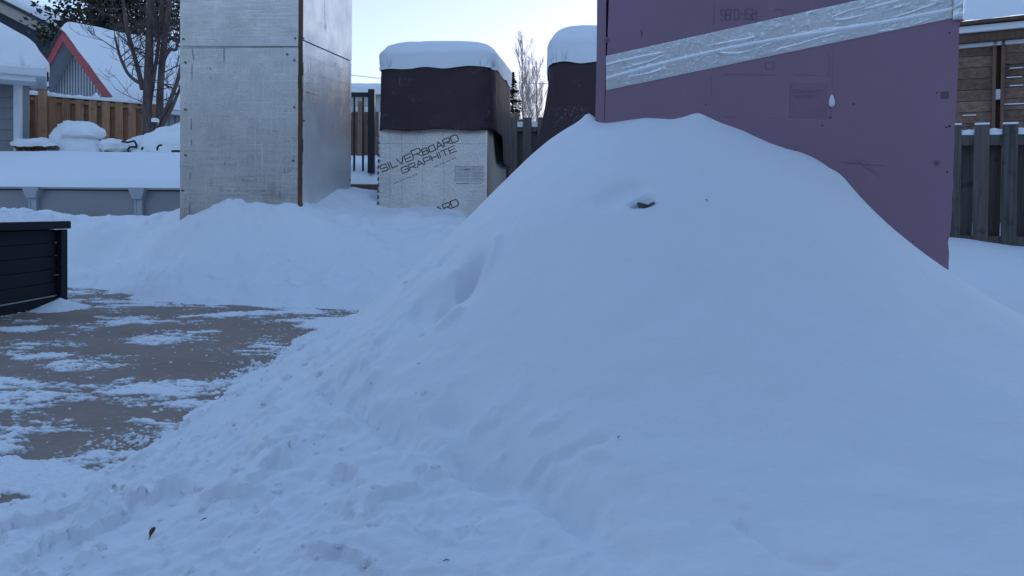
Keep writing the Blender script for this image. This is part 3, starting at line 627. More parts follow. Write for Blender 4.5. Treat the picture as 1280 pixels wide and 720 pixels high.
def fline(pl, x0, y0, x1, y1, th, w=.0012):
    a, b = pl.hit(x0, y0), pl.hit(x1, y1); d = Vector((b[0] - a[0], b[1] - a[1])).normalized(); nx, ny = -d.y * th / 2, d.x * th / 2
    ln.add([pl.pt(a[0] + nx, a[1] + ny, w), pl.pt(a[0] - nx, a[1] - ny, w), pl.pt(b[0] - nx, b[1] - ny, w), pl.pt(b[0] + nx, b[1] + ny, w)], [(0, 1, 2, 3)])
r5 = random.Random(11)
for x0, y0, x1, y1 in ((281, 0, 281, 56), (227, 4, 280, 3), (250, 44, 330, 44), (275, 17, 325, 17), (228, 17, 255, 17), (299, 60, 299, 130), (317, 62, 317, 125), (329, 75, 329, 160), (336, 62, 336, 120), (339, 62, 339, 110), (300, 101, 372, 101), (232, 75, 260, 75), (320, 75, 350, 75), (345, 141, 372, 141), (319, 155, 319, 212), (307, 150, 307, 180), (328, 178, 328, 215), (306, 181, 328, 181), (356, 60, 356, 100), (335, 0, 335, 50), (345, 114, 372, 115), (362, 181, 372, 181), (300, 128, 340, 128), (258, 60, 258, 260), (280, 115, 280, 250), (355, 43, 374, 43)):
    fline(fa, x0, y0, x1, y1, r5.uniform(.003, .006), .0045 if y1 < 57 else .0015)
for x0, y0, x1, y1 in ((385, 62, 385, 110), (392, 100, 392, 130), (399, 70, 399, 150), (405, 70, 405, 160), (415, 76, 415, 150), (424, 82, 424, 140), (383, 105, 435, 117), (383, 90, 437, 106), (383, 130, 437, 140), (384, 72, 430, 88), (391, 158, 425, 165), (400, 185, 432, 190), (384, 194, 399, 198), (410, 211, 423, 211)):
    fline(fb, x0, y0, x1, y1, r5.uniform(.004, .008), .0015)
ln.build('foil_creases', simple('crease_bright', (.80, .81, .82), .45, .2, .1), tower)
ln = MB()
for x0, y0, x1, y1 in ((405, 0, 406, 30), (406, 30, 405, 37), (383, 115, 396, 119), (388, 70, 388, 90), (410, 60, 412, 66), (420, 77, 418, 84), (240, 80, 240, 100), (240, 60, 242, 75), (239, 148, 239, 162), (239, 175, 240, 182), (238, 216, 238, 224), (237, 255, 237, 270), (262, 225, 266, 226), (262, 229, 267, 228), (263, 232, 266, 233), (281, 202, 281, 207), (280, 60, 280, 78), (262, 84, 264, 88), (262, 96, 264, 99), (352, 216, 354, 216), (355, 213, 357, 217), (359, 215, 364, 213), (228, 60, 373, 58.7)):
    ln = MB(); fline(fa if x0 < 377 else fb, x0, y0, x1, y1, .0055, .0048); ln.build('scuff_mark', M['scuff'], tower)
u, v = fb.hit(407, 34); ln = MB(); ln.add([fb.pt(u - .012, v - .06, .006), fb.pt(u + .012, v, .006), fb.pt(u - .004, v + .06, .006)], [(0, 1, 2)])
ln.build('scuff_mark', M['scuff'], tower)

# ------------------------------------------------------------------ covered boxes
def loaf(name, c, wx, wy, h, yaw, mat, label, drop=.05, seed=0, p=3.2, lean=0, parent=None, a_=5, b_=3.0, av_=None):
    av_ = av_ or a_
    def edge_h(u, v, a, av, b):
        eu = np.clip(1 - np.abs(u)**a, 1e-4, 1)**(1 / b); ev = np.clip(1 - np.abs(v)**av, 1e-4, 1)**(1 / b)
        if a == av: return np.clip(1 - np.clip((np.abs(u)**8 + np.abs(v)**8)**(1 / 8), 0, 1)**a, 0, 1)**(1 / b)
        return (1 - .97 * np.abs(u)**a)**(1 / b) * np.clip(1 - np.clip((np.abs(u)**8 + np.abs(v)**8)**(1 / 8), 0, 1)**14, 0, 1)**(1 / 3)
    n = 56; s = np.linspace(-1, 1, n); Ux, Vx = np.meshgrid(s, s)
    def ease(a): return np.sign(a) * (1 - (1 - np.abs(a))**1.9)
    U_, V_ = ease(Ux), ease(Vx)
    rr_ = (np.abs(U_)**p + np.abs(V_)**p); rr_ = np.clip(rr_, 0, 1.6)
    sc = np.where(rr_ > 1, rr_**(-1 / p), 1); U_, V_ = U_ * sc, V_ * sc; e = np.clip(1 - (np.abs(U_)**p + np.abs(V_)**p), 0, 1)
    z = h * edge_h(U_, V_, a_, av_, b_) * (1 + lean * U_)
    bul = 1 + .03 * np.sin(np.clip(z / h, 0, 1) * math.pi)
    x, y = U_ * wx / 2 * bul, V_ * wy / 2 * bul
    z = z + .018 * np.clip(z / h, 0, 1) * fbm(x * 2.5 + seed, y * 2.5, 3, seed + 60)
    bd = np.zeros(z.shape, bool); bd[0, :] = bd[-1, :] = True; bd[:, 0] = bd[:, -1] = True; z = np.where(bd, -drop * (.3 + 1.6 * np.clip(.5 + perlin(x * 3 + seed, y * 3, seed + 67), 0, 1)), z)
    lay = .010 * np.sin(z / h * 17 + 2 * perlin(x * 2, y * 2, seed + 68)) * sstep(.02, .2, z / h) * sstep(.9, .6, z / h); x = x * (1 + lay); y = y * (1 + lay)
    k = .006 * fbm(x * 9, y * 9 + z * 9, 3, seed + 64); x = x * (1 + k); 
    ca, sa = math.cos(yaw), math.sin(yaw)
    o = grid_mesh(name, c[0] + x * ca - y * sa, c[1] + x * sa + y * ca, c[2] + z, mat, parent)
    if label: tag(o, label, 'snow cap')
    return o
def drape(name, c, wx, wy, z0, z1, yaw, parent, flare=.03, hem=0.0, seed=0, left_flare=0, hem_right=0):
    """fabric cover: sides with folds and an uneven hem, plus its flat top"""
    per = []; n = 40
    for (ax, ay, bx, by) in ((-1, -1, 1, -1), (1, -1, 1, 1), (1, 1, -1, 1), (-1, 1, -1, -1)):
        for i in range(n): t = i / n; per.append((ax + (bx - ax) * t, ay + (by - ay) * t))
    m = len(per); nz = 26; vs = []; ca, sa = math.cos(yaw), math.sin(yaw)
    for j in range(nz + 1):
        t = j / nz
        for i, (a, b) in enumerate(per):
            r = 1 / (abs(a)**8 + abs(b)**8)**(1 / 8)
            f = 1 + flare * t + .012 * math.sin(i * .9 + seed) * t * (.4 + .6 * math.sin(i * .23)) + .010 * float(perlin(i * .17, t * 3, seed)) + .006 * float(perlin(i * .5 + t * 4, t * 7, seed + 9)) + .004 * float(perlin(i * .11, t * 16, seed + 3))
            x, y = a * r * wx / 2 * f, b * r * wy / 2 * f
            x -= left_flare * (sstep(-.3, -1, a)) * sstep(0, .75, t)
            zb = z0 - hem_right * sstep(.96, 1.0, a) * sstep(-.25, .05, b) + .012 * math.sin(i * .31 + seed)
            z = z1 + (zb - z1) * t
            vs.append((c[0] + x * ca - y * sa, c[1] + x * sa + y * ca, z))
    fs = [(j * m + i, (j + 1) * m + i, (j + 1) * m + (i + 1) % m, j * m + (i + 1) % m) for j in range(nz) for i in range(m)]
    fs.append(tuple(range(m)))
    mb = MB(); mb.add(vs, fs); o = mb.build(name, M['cover'], parent, True)
    sol = o.modifiers.new('thick', 'SOLIDIFY'); sol.thickness = .006
    return o
# box behind the cover
SB = Vector(P(608, 200, 10.4)); SB.z = 0; yaw1 = R(-8)
ux1 = Vector((math.cos(yaw1), math.sin(yaw1), 0)); uy1 = Vector((-math.sin(yaw1), math.cos(yaw1), 0))
f1 = Plane(SB, ux1, (0, 0, 1)); WL = f1.hit(473, 200)[0]; zt = f1.hit(540, 163.5)[1]
SA = SB + ux1 * WL; f1 = Plane(SA, ux1, (0, 0, 1)); W1 = -WL; D1 = 1.75
ctr = SA + ux1 * (W1 / 2) + uy1 * (D1 / 2)
sbx = thing('foil_board_box', ctr, 'low silver foil board box printed with black lettering, under the brown fabric cover', 'insulated box')
MB().pbox(f1, 0, .15, -.05, W1, zt + .25, 0).build('front_board', M['foil_spot'], sbx)
f2 = Plane(SB, uy1, (0, 0, 1))
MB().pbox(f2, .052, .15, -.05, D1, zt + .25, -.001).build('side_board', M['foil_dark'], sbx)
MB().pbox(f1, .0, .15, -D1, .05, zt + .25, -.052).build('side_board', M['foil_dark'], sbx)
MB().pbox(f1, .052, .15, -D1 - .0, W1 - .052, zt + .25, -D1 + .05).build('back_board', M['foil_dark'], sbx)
MB().pbox(f1, W1 - .006, .15, -.012, W1 + .008, zt, .004).build('edge_tape', M['tape'], sbx)
def z5(x, y): return f1.hit(464 + x / 6, 155 + y / 6)
for off in (0, 485):
    tx = MB(); a, b = z5(82, 362 + off), z5(658, 124 + off); L = math.hypot(b[0] - a[0], b[1] - a[1]); an = math.atan2(b[1] - a[1], b[0] - a[0])
    lettering(tx, f1, 'SILVERBOARD', a[0], a[1], an, L, .088, .0125, .0015, {5: 1.28, 6: .88, 7: .88}, .2)
    a, b = z5(236, 372 + off), z5(640, 202 + off); L = math.hypot(b[0] - a[0], b[1] - a[1])
    lettering(tx, f1, 'GRAPHITE', a[0], a[1], math.atan2(b[1] - a[1], b[0] - a[0]), L, .076, .011, .0015, None, .2)
    tx.build('printed_lettering', M['ink'], sbx)
ln = MB()
def zl(x0, y0, x1, y1, th): fline(f1, 464 + x0 / 6, 155 + y0 / 6, 464 + x1 / 6, 155 + y1 / 6, th, .0012)
for (x0, y0, x1, y1) in ((172, 447, 345, 374), (470, 323, 640, 252)):     # small slogan lines, letter by letter
    for k in range(22):
        if k in (5, 11, 16): continue
        t0, t1 = k / 22, (k + .65) / 22; zl(x0 + (x1 - x0) * t0, y0 + (y1 - y0) * t0, x0 + (x1 - x0) * t1, y0 + (y1 - y0) * t1, .010 if k % 3 else .014)
for x in (140, 230, 387, 543): 
    for k in range(30): y = 55 + k * 20; zl(x, y, x, y + 11, .0035)
for k in range(40): x = 60 + k * 20; zl(x, 147, x + 13, 147, .0035)
zl(635, 447, 735, 447, .008); zl(750, 447, 830, 447, .004)
ln.build('perforations_and_small_print', M['ink_grey'], sbx)
ln = MB()
for k in range(11):
    y = 318 + k * 11; zl(630, y, 735, y, .007); zl(750, y, 845, y, .007)
zl(628, 312, 628, 436, .005); zl(742, 312, 742, 436, .004); zl(700, 340, 745, 340, .02)
ln.build('printed_table', M['ink_faint'], sbx)
for x, y, r in ((75, 225, .018), (843, 267, .02), (848, 308, .016), (80, 435, .014), (84, 498, .013), (428, 467, .012), (845, 405, .013), (46, 105, .014), (80, 585, .012)):
    u, v = z5(x, y); MB().add([f1.pt(u - r, v, .002), f1.pt(u, v - r * .5, .002), f1.pt(u + r, v + r * .1, .002), f1.pt(u + r * .2, v + r * .6, .002), f1.pt(u, v, .010)], [(0, 1, 4), (1, 2, 4), (2, 3, 4), (3, 0, 4)]).build('dent_glint', M['snow'], sbx)  # white flecks stand in for bright glints on dents in the foil
dn = MB()      # torn foil along the left edge
for k in range(16):
    v = .7 + k * .08; dn.add([f1.pt(-.012 + rr.uniform(-.01, .004), v, .006), f1.pt(.018 + rr.uniform(-.008, .01), v + .02, .008), f1.pt(.005, v + .06, .014), f1.pt(-.015, v + .05, -.01)], [(0, 1, 2, 3)])
dn.build('torn_edge', M['ink_grey'], sbx)
# cover one
z85 = f1.hit(540, 84)[1]
cov = drape('fabric_cover', (ctr.x + .035, ctr.y - .02, 0), W1 + .10, D1 + .16, zt + .0, z85, yaw1, None, .02, seed=1, hem_right=.40)
tag(cov, 'dark brown fabric cover with thick snow cap over the foil box with black lettering', 'fabric cover')
loaf('snow_cap', (ctr.x + .035, ctr.y - .02, z85 + .004), W1 + .12, D1 + .20, .40, yaw1, M['snow_far'], None, .03, 1, 8, parent=cov, a_=4.2, b_=2.8)
# second covered box, partly behind the pink board
c2 = P(768, 120, 9.6); c2.y += .8; z78 = P(715, 78, 9.3).z + .085
bx2 = thing('plywood_box', (c2.x, c2.y, 0), 'low box hidden under the dark fabric cover left of the pink board', 'box')
MB().box((c2.x, c2.y, .8), (1.2, 1.3, 1.6)).build('box_body', M['foil_dark'], bx2)
cov2 = drape('fabric_cover', (c2.x, c2.y, 0), 1.50, 1.65, .5, z78, R(-2), None, .02, seed=5, left_flare=.22)
tag(cov2, 'dark snow-capped fabric cover flaring at its lower left, cut off by the pink board', 'fabric cover')
loaf('snow_cap', (c2.x, c2.y, z78 + .004), 1.53, 1.68, .50, R(-2), M['snow_far'], None, .03, 7, 8, parent=cov2, a_=4.5, b_=2.8)

# ------------------------------------------------------------------ navy deck box
nb = thing('deck_box', (-5.2, 6.5, 0), 'dark navy slatted deck box with snow on its lid, left on the patio', 'deck box')
XR, Y0, Y1, ZT = -4.43, 4.9, 7.92, .745
for k in range(5):
    z0 = .10 + k * .128; mbk = MB().box((XR - .83, (Y0 + Y1) / 2, z0 + .062), (1.60, Y1 - Y0 - .08, .124))
    if k == 0: slats = mbk
    else: slats.add(mbk.v, mbk.f)
slats.box((XR - .84, (Y0 + Y1) / 2, .38), (1.56, Y1 - Y0 - .12, .72))
slats.build('slatted_body', M['navy'], nb, bevel=.005)
MB().box((XR - .82, (Y0 + Y1) / 2, .045), (1.62, Y1 - Y0 - .06, .09)).build('plinth', M['navy'], nb)
for yy_ in (Y0 + .05, Y1 - .055): MB().box((XR + .006, yy_, .37), (.05, .11, .74)).build('corner_post', M['navy'], nb, bevel=.006)
MB().box((XR - .80, (Y0 + Y1) / 2, .785), (1.70, Y1 - Y0 + .06, .075)).build('lid', M['navy'], nb, bevel=.008)
MB().box((XR - .015, (Y0 + Y1) / 2 - .05, .097), (.02, Y1 - Y0 - .22, .008)).build('trim_line', simple('pale_gap', (.42, .40, .38), .6), nb)
MB().box((XR + .004, Y1 - .13, .30), (.012, .12, .008)).build('hinge', simple('brown_rust', (.20, .13, .09), .7), nb)
xg, yg = np.meshgrid(np.linspace(XR - 1.66, XR + .03, 90), np.linspace(Y0 - .02, Y1 + .03, 150))
ed = np.minimum(np.minimum(xg - xg.min(), xg.max() - xg), np.minimum(yg - yg.min(), yg.max() - yg))
zs = .823 + (.03 + .07 * np.maximum(0, fbm(xg * 3, yg * 3, 4, 90) + .45) + .03 * sstep(.05, .15, fbm(xg * 9, yg * 9, 4, 92)) + .12 * sstep(XR - .15, XR - .5, xg) * sstep(7.7, 7.0, yg)) * sstep(0, .10, ed + .03 * fbm(xg * 6, yg * 6, 3, 91)) - .006
tag(grid_mesh('lid_snow', xg, yg, zs, M['snow_rough']), 'lumpy layer of snow on the lid of the navy deck box', 'snow layer')
xg, yg = np.meshgrid(np.linspace(-4.75, -3.9, 90), np.linspace(6.9, 8.2, 110))
d = np.hypot((xg + 4.30 - .03) / np.where(xg > -4.27, .26, .22), (yg - 7.55) / .36); zs = .105 * np.maximum(0, 1 - d)**1.15 + .008 * fbm(xg * 14, yg * 14, 3, 95) * (d < 1) - .004
tag(grid_mesh('snow_heap', xg, yg, zs, M['snow']), 'small cone of snow at the foot of the navy deck box corner', 'snow heap')

# ------------------------------------------------------------------ pool
pool = thing('above_ground_pool', (-9, 15.6, 0), 'grey steel above ground pool behind the snow bank at the left', 'pool')
def oval(off, n=120, hx=4.2, ry=1.75):
    pts_ = []
    for k in range(n):
        a = 2 * math.pi * k / n; e = 2 / 5.0
        pts_.append((-8.2 + (hx + ry + off) * abs(math.cos(a))**e * (1 if math.cos(a) >= 0 else -1), 15.45 + (ry + off) * abs(math.sin(a))**e * (1 if math.sin(a) >= 0 else -1)))
    return pts_
zr = P(100, 236.5, 13.6).z
def ring(mb, o1, o0, z0, z1):
    a, b = oval(o1), oval(o0); n = len(a)
    mb.add([(x, y, z0) for x, y in a] + [(x, y, z1) for x, y in a] + [(x, y, z0) for x, y in b] + [(x, y, z1) for x, y in b],
           [f for i in range(n) for f in ((i, (i + 1) % n, n + (i + 1) % n, n + i), (2 * n + (i + 1) % n, 2 * n + i, 3 * n + i, 3 * n + (i + 1) % n), (n + i, n + (i + 1) % n, 3 * n + (i + 1) % n, 3 * n + i), (i, 2 * n + i, 2 * n + (i + 1) % n, (i + 1) % n))])
mb = MB(); ring(mb, 0, -.03, 0, zr - .02); mb.build('wall', M['pool'], pool)
mb = MB(); ring(mb, .11, -.12, zr, zr + .055); mb.build('rim', M['pool_rim'], pool)
mb = MB(); ring(mb, .02, .0, zr - .12, zr - .10); 
for px in (-90, 41, 173, 300):
    q = P(px, 250, 13.63)
    MB().box((q.x, 13.66, (zr - .05) / 2), (.14, .09, zr - .05)).build('upright', M['pool_rim'], pool, bevel=.01)
    MB().hexa([(q.x - .08, 13.56, zr - .16), (q.x + .08, 13.56, zr - .16), (q.x + .08, 13.72, zr - .16), (q.x - .08, 13.72, zr - .16)], [(q.x - .15, 13.54, zr + .035), (q.x + .15, 13.54, zr + .035), (q.x + .15, 13.72, zr + .035), (q.x - .15, 13.72, zr + .035)]).build('rim_cap', M['pool_rim'], pool, bevel=.01)
    MB().box((q.x - .035, 13.612, .6), (.012, .012, 1.1)).build('upright_rib', M['pool_rim'], pool)
xg, yg = np.meshgrid(np.linspace(-14.1, -2.3, 260), np.linspace(13.56, 17.3, 120))
rise = sstep(13.6, 17.0, yg) * .62
zs = zr + .04 + .17 * sstep(0, .14, yg - 13.56)**.5 + rise + .03 * sstep(.3, .9, yg - 13.56) - .05 * np.exp(-((yg - 13.95 + .1 * perlin(xg, xg * 0, 8)) / .12)**2) + .03 * fbm(xg * .8, yg * .8, 3, 100) - .05 * np.exp(-((yg - 14.05) / .2)**2)
lf = sstep(-8.6, -9.4, xg); zs += lf * .10 * np.exp(-((yg - 14.4) / .5)**2)
zs = np.where(yg < 13.565, zr + .03, zs)
ps = grid_mesh('pool_snow', xg, yg, zs, M['snow_far']); tag(ps, 'deep smooth snow lying across the grey pool', 'snow layer')

# ------------------------------------------------------------------ cabana at far left
DC = 17.8
cab = thing('garden_shed', P(0, 262, DC), 'small grey clapboard shed with white corner post and rounded snow roof at the left edge', 'shed')
def zc(py, D): return P(30, py, D).z
xr_, zb = P(20, 150, DC).x, zc(97, DC)
mb = MB()
for k in range(14):
    z0 = 1.0 + k * .24
    if z0 > zb - .1: break
    mb.hexa([(xr_ - 3, DC - .025, z0), (xr_, DC - .025, z0), (xr_, DC + .5, z0), (xr_ - 3, DC + .5, z0)], [(xr_ - 3, DC - .002, z0 + .238), (xr_, DC - .002, z0 + .238), (xr_, DC + .5, z0 + .238), (xr_ - 3, DC + .5, z0 + .238)])
mb.build('clapboard_wall', M['siding_grey'], cab)
MB().box((P(23.5, 150, DC).x, DC - .03, zb / 2 + .4), (.13, .12, zb - .8 + .05)).build('corner_post', M['white_trim'], cab)
x58, x50 = P(58.5, 92, DC - .5).x, P(50, 100, DC - .4).x
MB().box(((x50 - 3.2 + x50) / 2 , DC - .1, zc(100, DC - .3)), (3.2, .8, .16)).build('soffit', M['white_trim'], cab)
MB().box((x58 - 2.9, DC + .5, zc(91.5, DC - .5)), (5.8, 2.2, .17)).build('gutter', M['white_trim'], cab, bevel=.02)
rs = loaf('roof_snow', (x58 - 2.86, DC + .55, zc(86.5, DC - .5) + .02), 5.8, 2.3, 1.27, 0, M['snow_far'], None, .03, 12, 8, parent=cab, a_=2.2, b_=1.7, av_=5)

pv_ = Vector((x58, DC - .5, 0)); rm = Matrix.Rotation(R(30), 3, 'Z'); cl_ = wloc(cab)
for o in cab.children:
    if o.name.startswith(('clapboard', 'corner_post')): continue
    for v_ in o.data.vertices: v_.co = rm @ (v_.co + cl_ - pv_) + pv_ - cl_

# ------------------------------------------------------------------ garage with red trim
e1 = Vector((math.cos(R(35)), -math.sin(R(35)), 0)); e2 = Vector((math.sin(R(35)), math.cos(R(35)), 0)); AP = P(80, 38, 24); HW, PT, LG = 2.95, .8, 9.0
gar = thing('garage', (AP.x, AP.y, 0), 'pale garage with red rake boards and a steep snow covered roof', 'garage')
def gp(s, k, z): q = AP + e1 * s + e2 * k; return Vector((q.x, q.y, z))
za = AP.z
ov = .55      # overhang
mb = MB(); wall = [gp(-HW + .45, ov, .5), gp(HW - .45, ov, .5), gp(HW - .45, ov, za - PT * (HW - .45) - .1), gp(0, ov, za - .1), gp(-HW + .45, ov, za - PT * (HW - .45) - .1)]
bk = [w_ + e2 * (LG - 1) for w_ in wall]; mb.add(wall + bk, [(0, 1, 2, 3, 4), (9, 8, 7, 6, 5), (1, 6, 7, 2), (0, 4, 9, 5)])
mb.build('wall', M['siding_pale'], gar)
mb = MB(); s = -HW + .5
while s < HW - .5:
    mb.beam(gp(s, ov - .012, .6), gp(s, ov - .012, za - PT * abs(s) - .14), .022, .025, e2); s += .17
for k in range(40): mb.beam(gp(HW - .44, ov + .1 + k * .2, .6), gp(HW - .44, ov + .1 + k * .2, za - PT * (HW - .45) - .15), .025, .022, e1)
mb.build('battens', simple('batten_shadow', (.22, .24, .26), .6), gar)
for sg_ in (-1, 1):
    a, b = gp(0, 0, za), gp(sg_ * HW, 0, za - PT * HW); a2, b2 = gp(0, LG, za), gp(sg_ * HW, LG, za - PT * HW); dz = Vector((0, 0, .06))
    m_ = MB(); m_.hexa([a - dz * 2, b - dz * 2, b2 - dz * 2, a2 - dz * 2] if sg_ > 0 else [b - dz * 2, a - dz * 2, a2 - dz * 2, b2 - dz * 2], [a, b, b2, a2] if sg_ > 0 else [b, a, a2, b2]); m_.build('roof_slope', M['siding_pale'], gar)
    m_ = MB(); nrm = Vector((0, 0, 1)); off = e2 * -.03
    m_.hexa([a + off - Vector((0, 0, .34)), b + off - Vector((0, 0, .34)), b - Vector((0, 0, .34)), a - Vector((0, 0, .34))] if sg_ > 0 else [b + off - Vector((0, 0, .34)), a + off - Vector((0, 0, .34)), a - Vector((0, 0, .34)), b - Vector((0, 0, .34))],
            [a + off + Vector((0, 0, .03)), b + off + Vector((0, 0, .03)), b + Vector((0, 0, .03)), a + Vector((0, 0, .03))] if sg_ > 0 else [b + off + Vector((0, 0, .03)), a + off + Vector((0, 0, .03)), a + Vector((0, 0, .03)), b + Vector((0, 0, .03))])
    m_.build('rake_board', M['red'], gar)
    # red return at the eave
    q = gp(sg_ * (HW - .12), -.03, za - PT * HW - .28); m_ = MB(); m_.box(q, (.34, .06, .6), -R(35)); m_.build('eave_return', M['red'], gar)
    # snow on the slope
    su = np.linspace(0, 1, 50)[None, :]; sk = np.linspace(-.10, LG, 90)[:, None]
    th = .34 * np.minimum(1, (np.maximum(0, (sk + .12) / .25))**.5) * np.minimum(1, np.maximum(0, (1.0 - su) / .045)**.5)
    th = th + .04 * fbm(su * 4 + 0 * sk, sk * .7 + 0 * su, 3, 110)
    ss = sg_ * (HW + .06) * su; zz = za + .0 - PT * HW * su + th * 1.1 - .02
    rd = .12 * np.exp(-(su / .06)**2); zz = zz - rd * .5
    xs = AP.x + e1.x * ss + e2.x * sk; ys = AP.y + e1.y * ss + e2.y * sk
    grid_mesh('roof_snow', xs + 0 * zz, ys + 0 * zz, zz, M['snow_far'], gar)
m_ = MB(); m_.beam(gp(HW + .05, .0, za - PT * HW - .10), gp(HW + .05, LG, za - PT * HW - .10), .12, .13); m_.build('gutter', M['white_trim'], gar)
for k in range(9):
    pass
# ------------------------------------------------------------------ dark navy house behind
DN = 34; hs_ = thing('house', P(0, 262, DN), 'dark navy house with a beige rake board, behind the garage with red trim', 'house')
a, b = P(-160, -82, DN), P(100, 50, DN); back = Vector((0, 8, 0)); lo = Vector((0, 0, 0))
mb = MB(); w0 = [Vector((a.x, DN + .6, 0)), Vector((b.x - .3, DN + .6, 0)), Vector((b.x - .3, DN + .6, b.z - .2)), Vector((a.x, DN + .6, a.z - .2))]
mb.add(w0 + [q + back for q in w0], [(0, 1, 2, 3), (7, 6, 5, 4), (1, 5, 6, 2)]); mb.build('wall', M['navy_wall'], hs_)
MB().hexa([a + Vector((0, .0, -.55)), b + Vector((0, 0, -.55)), b + Vector((0, .7, -.55)), a + Vector((0, .7, -.55))], [a + Vector((0, 0, -.1)), b + Vector((0, 0, -.1)), b + Vector((0, .7, -.1)), a + Vector((0, .7, -.1))]).build('rake_board', M['beige'], hs_)
MB().hexa([a + Vector((0, -.1, -.1)), b + Vector((0, -.1, -.1)), b + Vector((0, 8, -.1)), a + Vector((0, 8, -.1))], [a + Vector((0, -.1, 0.02)), b + Vector((0, -.1, 0.02)), b + Vector((0, 8, 0.02)), a + Vector((0, 8, 0.02))]).build('roof', M['navy_wall'], hs_)
MB().hexa([a + Vector((0, -.05, .03)), b + Vector((0, -.05, .03)), b + Vector((0, 7.9, .03)), a + Vector((0, 7.9, .03))], [a + Vector((0, 0.02, .34)), b + Vector((-.2, 0.02, .34)), b + Vector((-.2, 7.8, .34)), a + Vector((0, 7.8, .34))]).build('roof_snow', M['snow_far'], hs_, bevel=.1)

# ------------------------------------------------------------------ tan fence
def board_fence(root, mat, p0, p1, ztop0, ztop1, zbot, wd, step, off=.045, rails=(), seed=1, recess_drop=.0, snow=True, rail_mat=None, th=.02):
    d = (p1 - p0); L = d.length; d.normalize(); nrm = Vector((d.y, -d.x, 0)); yaw = math.atan2(d.y, d.x); r = random.Random(seed); f, b = MB(), MB(); k = 0; s = 0
    while s < L:
        t = s / L; zt_ = ztop0 + (ztop1 - ztop0) * t
        q = p0 + d * (s + wd / 2) + nrm * off; h = zt_ + r.uniform(-.008, .008) - zbot
        f.box((q.x, q.y, zbot + h / 2), (wd, th, h), yaw)
        q = p0 + d * (s + wd / 2 + step / 2) - nrm * off; h2 = h - recess_drop; b.box((q.x, q.y, zbot + h2 / 2), (wd * 1.05, th, h2), yaw); s += step
    f.build('front_pickets', mat, root, bevel=.003); b.build('rear_pickets', mat, root)
    for zr_ in rails:
        m_ = MB(); m_.beam((p0.x, p0.y, ztop0 - zr_), (p1.x, p1.y, ztop1 - zr_), off * 2 - th - .004, .09); m_.build('rail', rail_mat or mat, root)
    return nrm
DF = 20.5
fl, fr_ = P(-40, 200, DF), P(181, 200, DF + .6); fl.z = fr_.z = 0
tf = thing('tan_board_fence', (fl + fr_) / 2, 'tan board on board wooden fence topped with snow, behind the snowed-in patio furniture', 'fence')
zl_, zr2 = P(-40, 112, DF).z, P(181, 130, DF + .6).z
board_fence(tf, M['tan'], fl, fr_, zl_, zr2, 1.2, .19, .325, .06, (.10,), 2, .0)
sx, sy = [], []
nseg = 160; tq = np.linspace(0, 1, nseg)[:, None]; aq = np.linspace(0, math.pi, 9)[None, :]
hs2 = .10 + .05 * fbm(tq * 14, 0 * tq, 3, 120) + .09 * np.exp(-((tq - .44) / .008)**2) + .10 * np.exp(-((tq - .72) / .012)**2)
cx_ = fl.x + (fr_.x - fl.x) * tq; cy_ = fl.y + (fr_.y - fl.y) * tq; cz = zl_ + (zr2 - zl_) * tq
grid_mesh('fence_snow', cx_ + 0 * aq, cy_ - .11 * np.cos(aq), cz - .01 + hs2 * np.sin(aq), M['snow_far'], tf)
q = P(50.5, 112, DF - .15)
MB().box((q.x, DF - .05, (q.z + 1) / 2), (.15, .15, q.z - 1)).build('post', M['tan'], tf)
lan = thing('post_lantern', (q.x, DF - .05, q.z), 'dark lantern with a domed snow cap on the tan fence post', 'lantern')
MB().box((q.x, DF - .05, q.z + .045), (.17, .17, .085)).build('lantern_body', M['metal_black'], lan)
MB().box((q.x, DF - .05, q.z + .095), (.24, .24, .025)).build('lantern_hood', M['metal_black'], lan)
loaf('snow_dome', (q.x, DF - .05, q.z + .10), .24, .24, .15, 0, M['snow_far'], None, .0, 3, 2.2, parent=lan)

# ------------------------------------------------------------------ snowed-in furniture beyond the pool
def lump(name, prof, c, depth, mat, label=None, cat=None, parent=None, seed=0, n=40, jitter=.03, sq=1.0):
    """closed snow-covered form: prof = list of (z, x_left, x_right)"""
    vs = []; m = len(prof); rows_ = []
    tp_ = np.linspace(0, m - 1, m * 4 - 3); zz = np.interp(tp_, range(m), [p[0] for p in prof]); xl = np.interp(tp_, range(m), [p[1] for p in prof]); xr2 = np.interp(tp_, range(m), [p[2] for p in prof])
    th = np.linspace(0, 2 * math.pi, n + 1)[None, :]; cx = ((xl + xr2) / 2)[:, None]; hw = ((xr2 - xl) / 2)[:, None]
    hd = np.minimum(depth, depth * hw / max(1e-6, hw.max()) ** 1) * .5 * 1.0
    cc, s_ = np.cos(th), np.sin(th); e = 2 / 3.2
    U = np.sign(cc) * np.abs(cc)**e; V = np.sign(s_) * np.abs(s_)**e
    Xg = c[0] + cx + hw * U; Yg = c[1] + hd * V; Zg = zz[:, None] + 0 * th
    j = jitter * 1.6 * fbm(Xg * 3.3 + seed, Zg * 4 + Yg * 2, 4, seed + 130, .6); Xg = Xg + j * U; Yg = Yg + j * V; Zg = Zg + j * .5
    Zg[-1, :] = Zg[-1, :].mean(); Xg[-1, :] = Xg[-1].mean(); Yg[-1, :] = Yg[-1].mean()
    o = grid_mesh(name, Xg, Yg, Zg, mat, parent)
    if label: tag(o, label, cat)
    return o
DG = 18.0
def PZ(py, D=DG): return P(100, py, D).z
def PX(px, D=DG): return P(px, 180, D).x
deck = thing('pool_deck', (-8, 18.6, 0), 'raised deck under snow between the pool and the tan fence', 'deck')
MB().box((-8.5, 18.6, 1.0), (12.5, 2.4, 1.9)).build('deck_body', M['brown_wood'], deck)
xg, yg = np.meshgrid(np.linspace(-14.8, -2.2, 200), np.linspace(17.25, 19.9, 50))
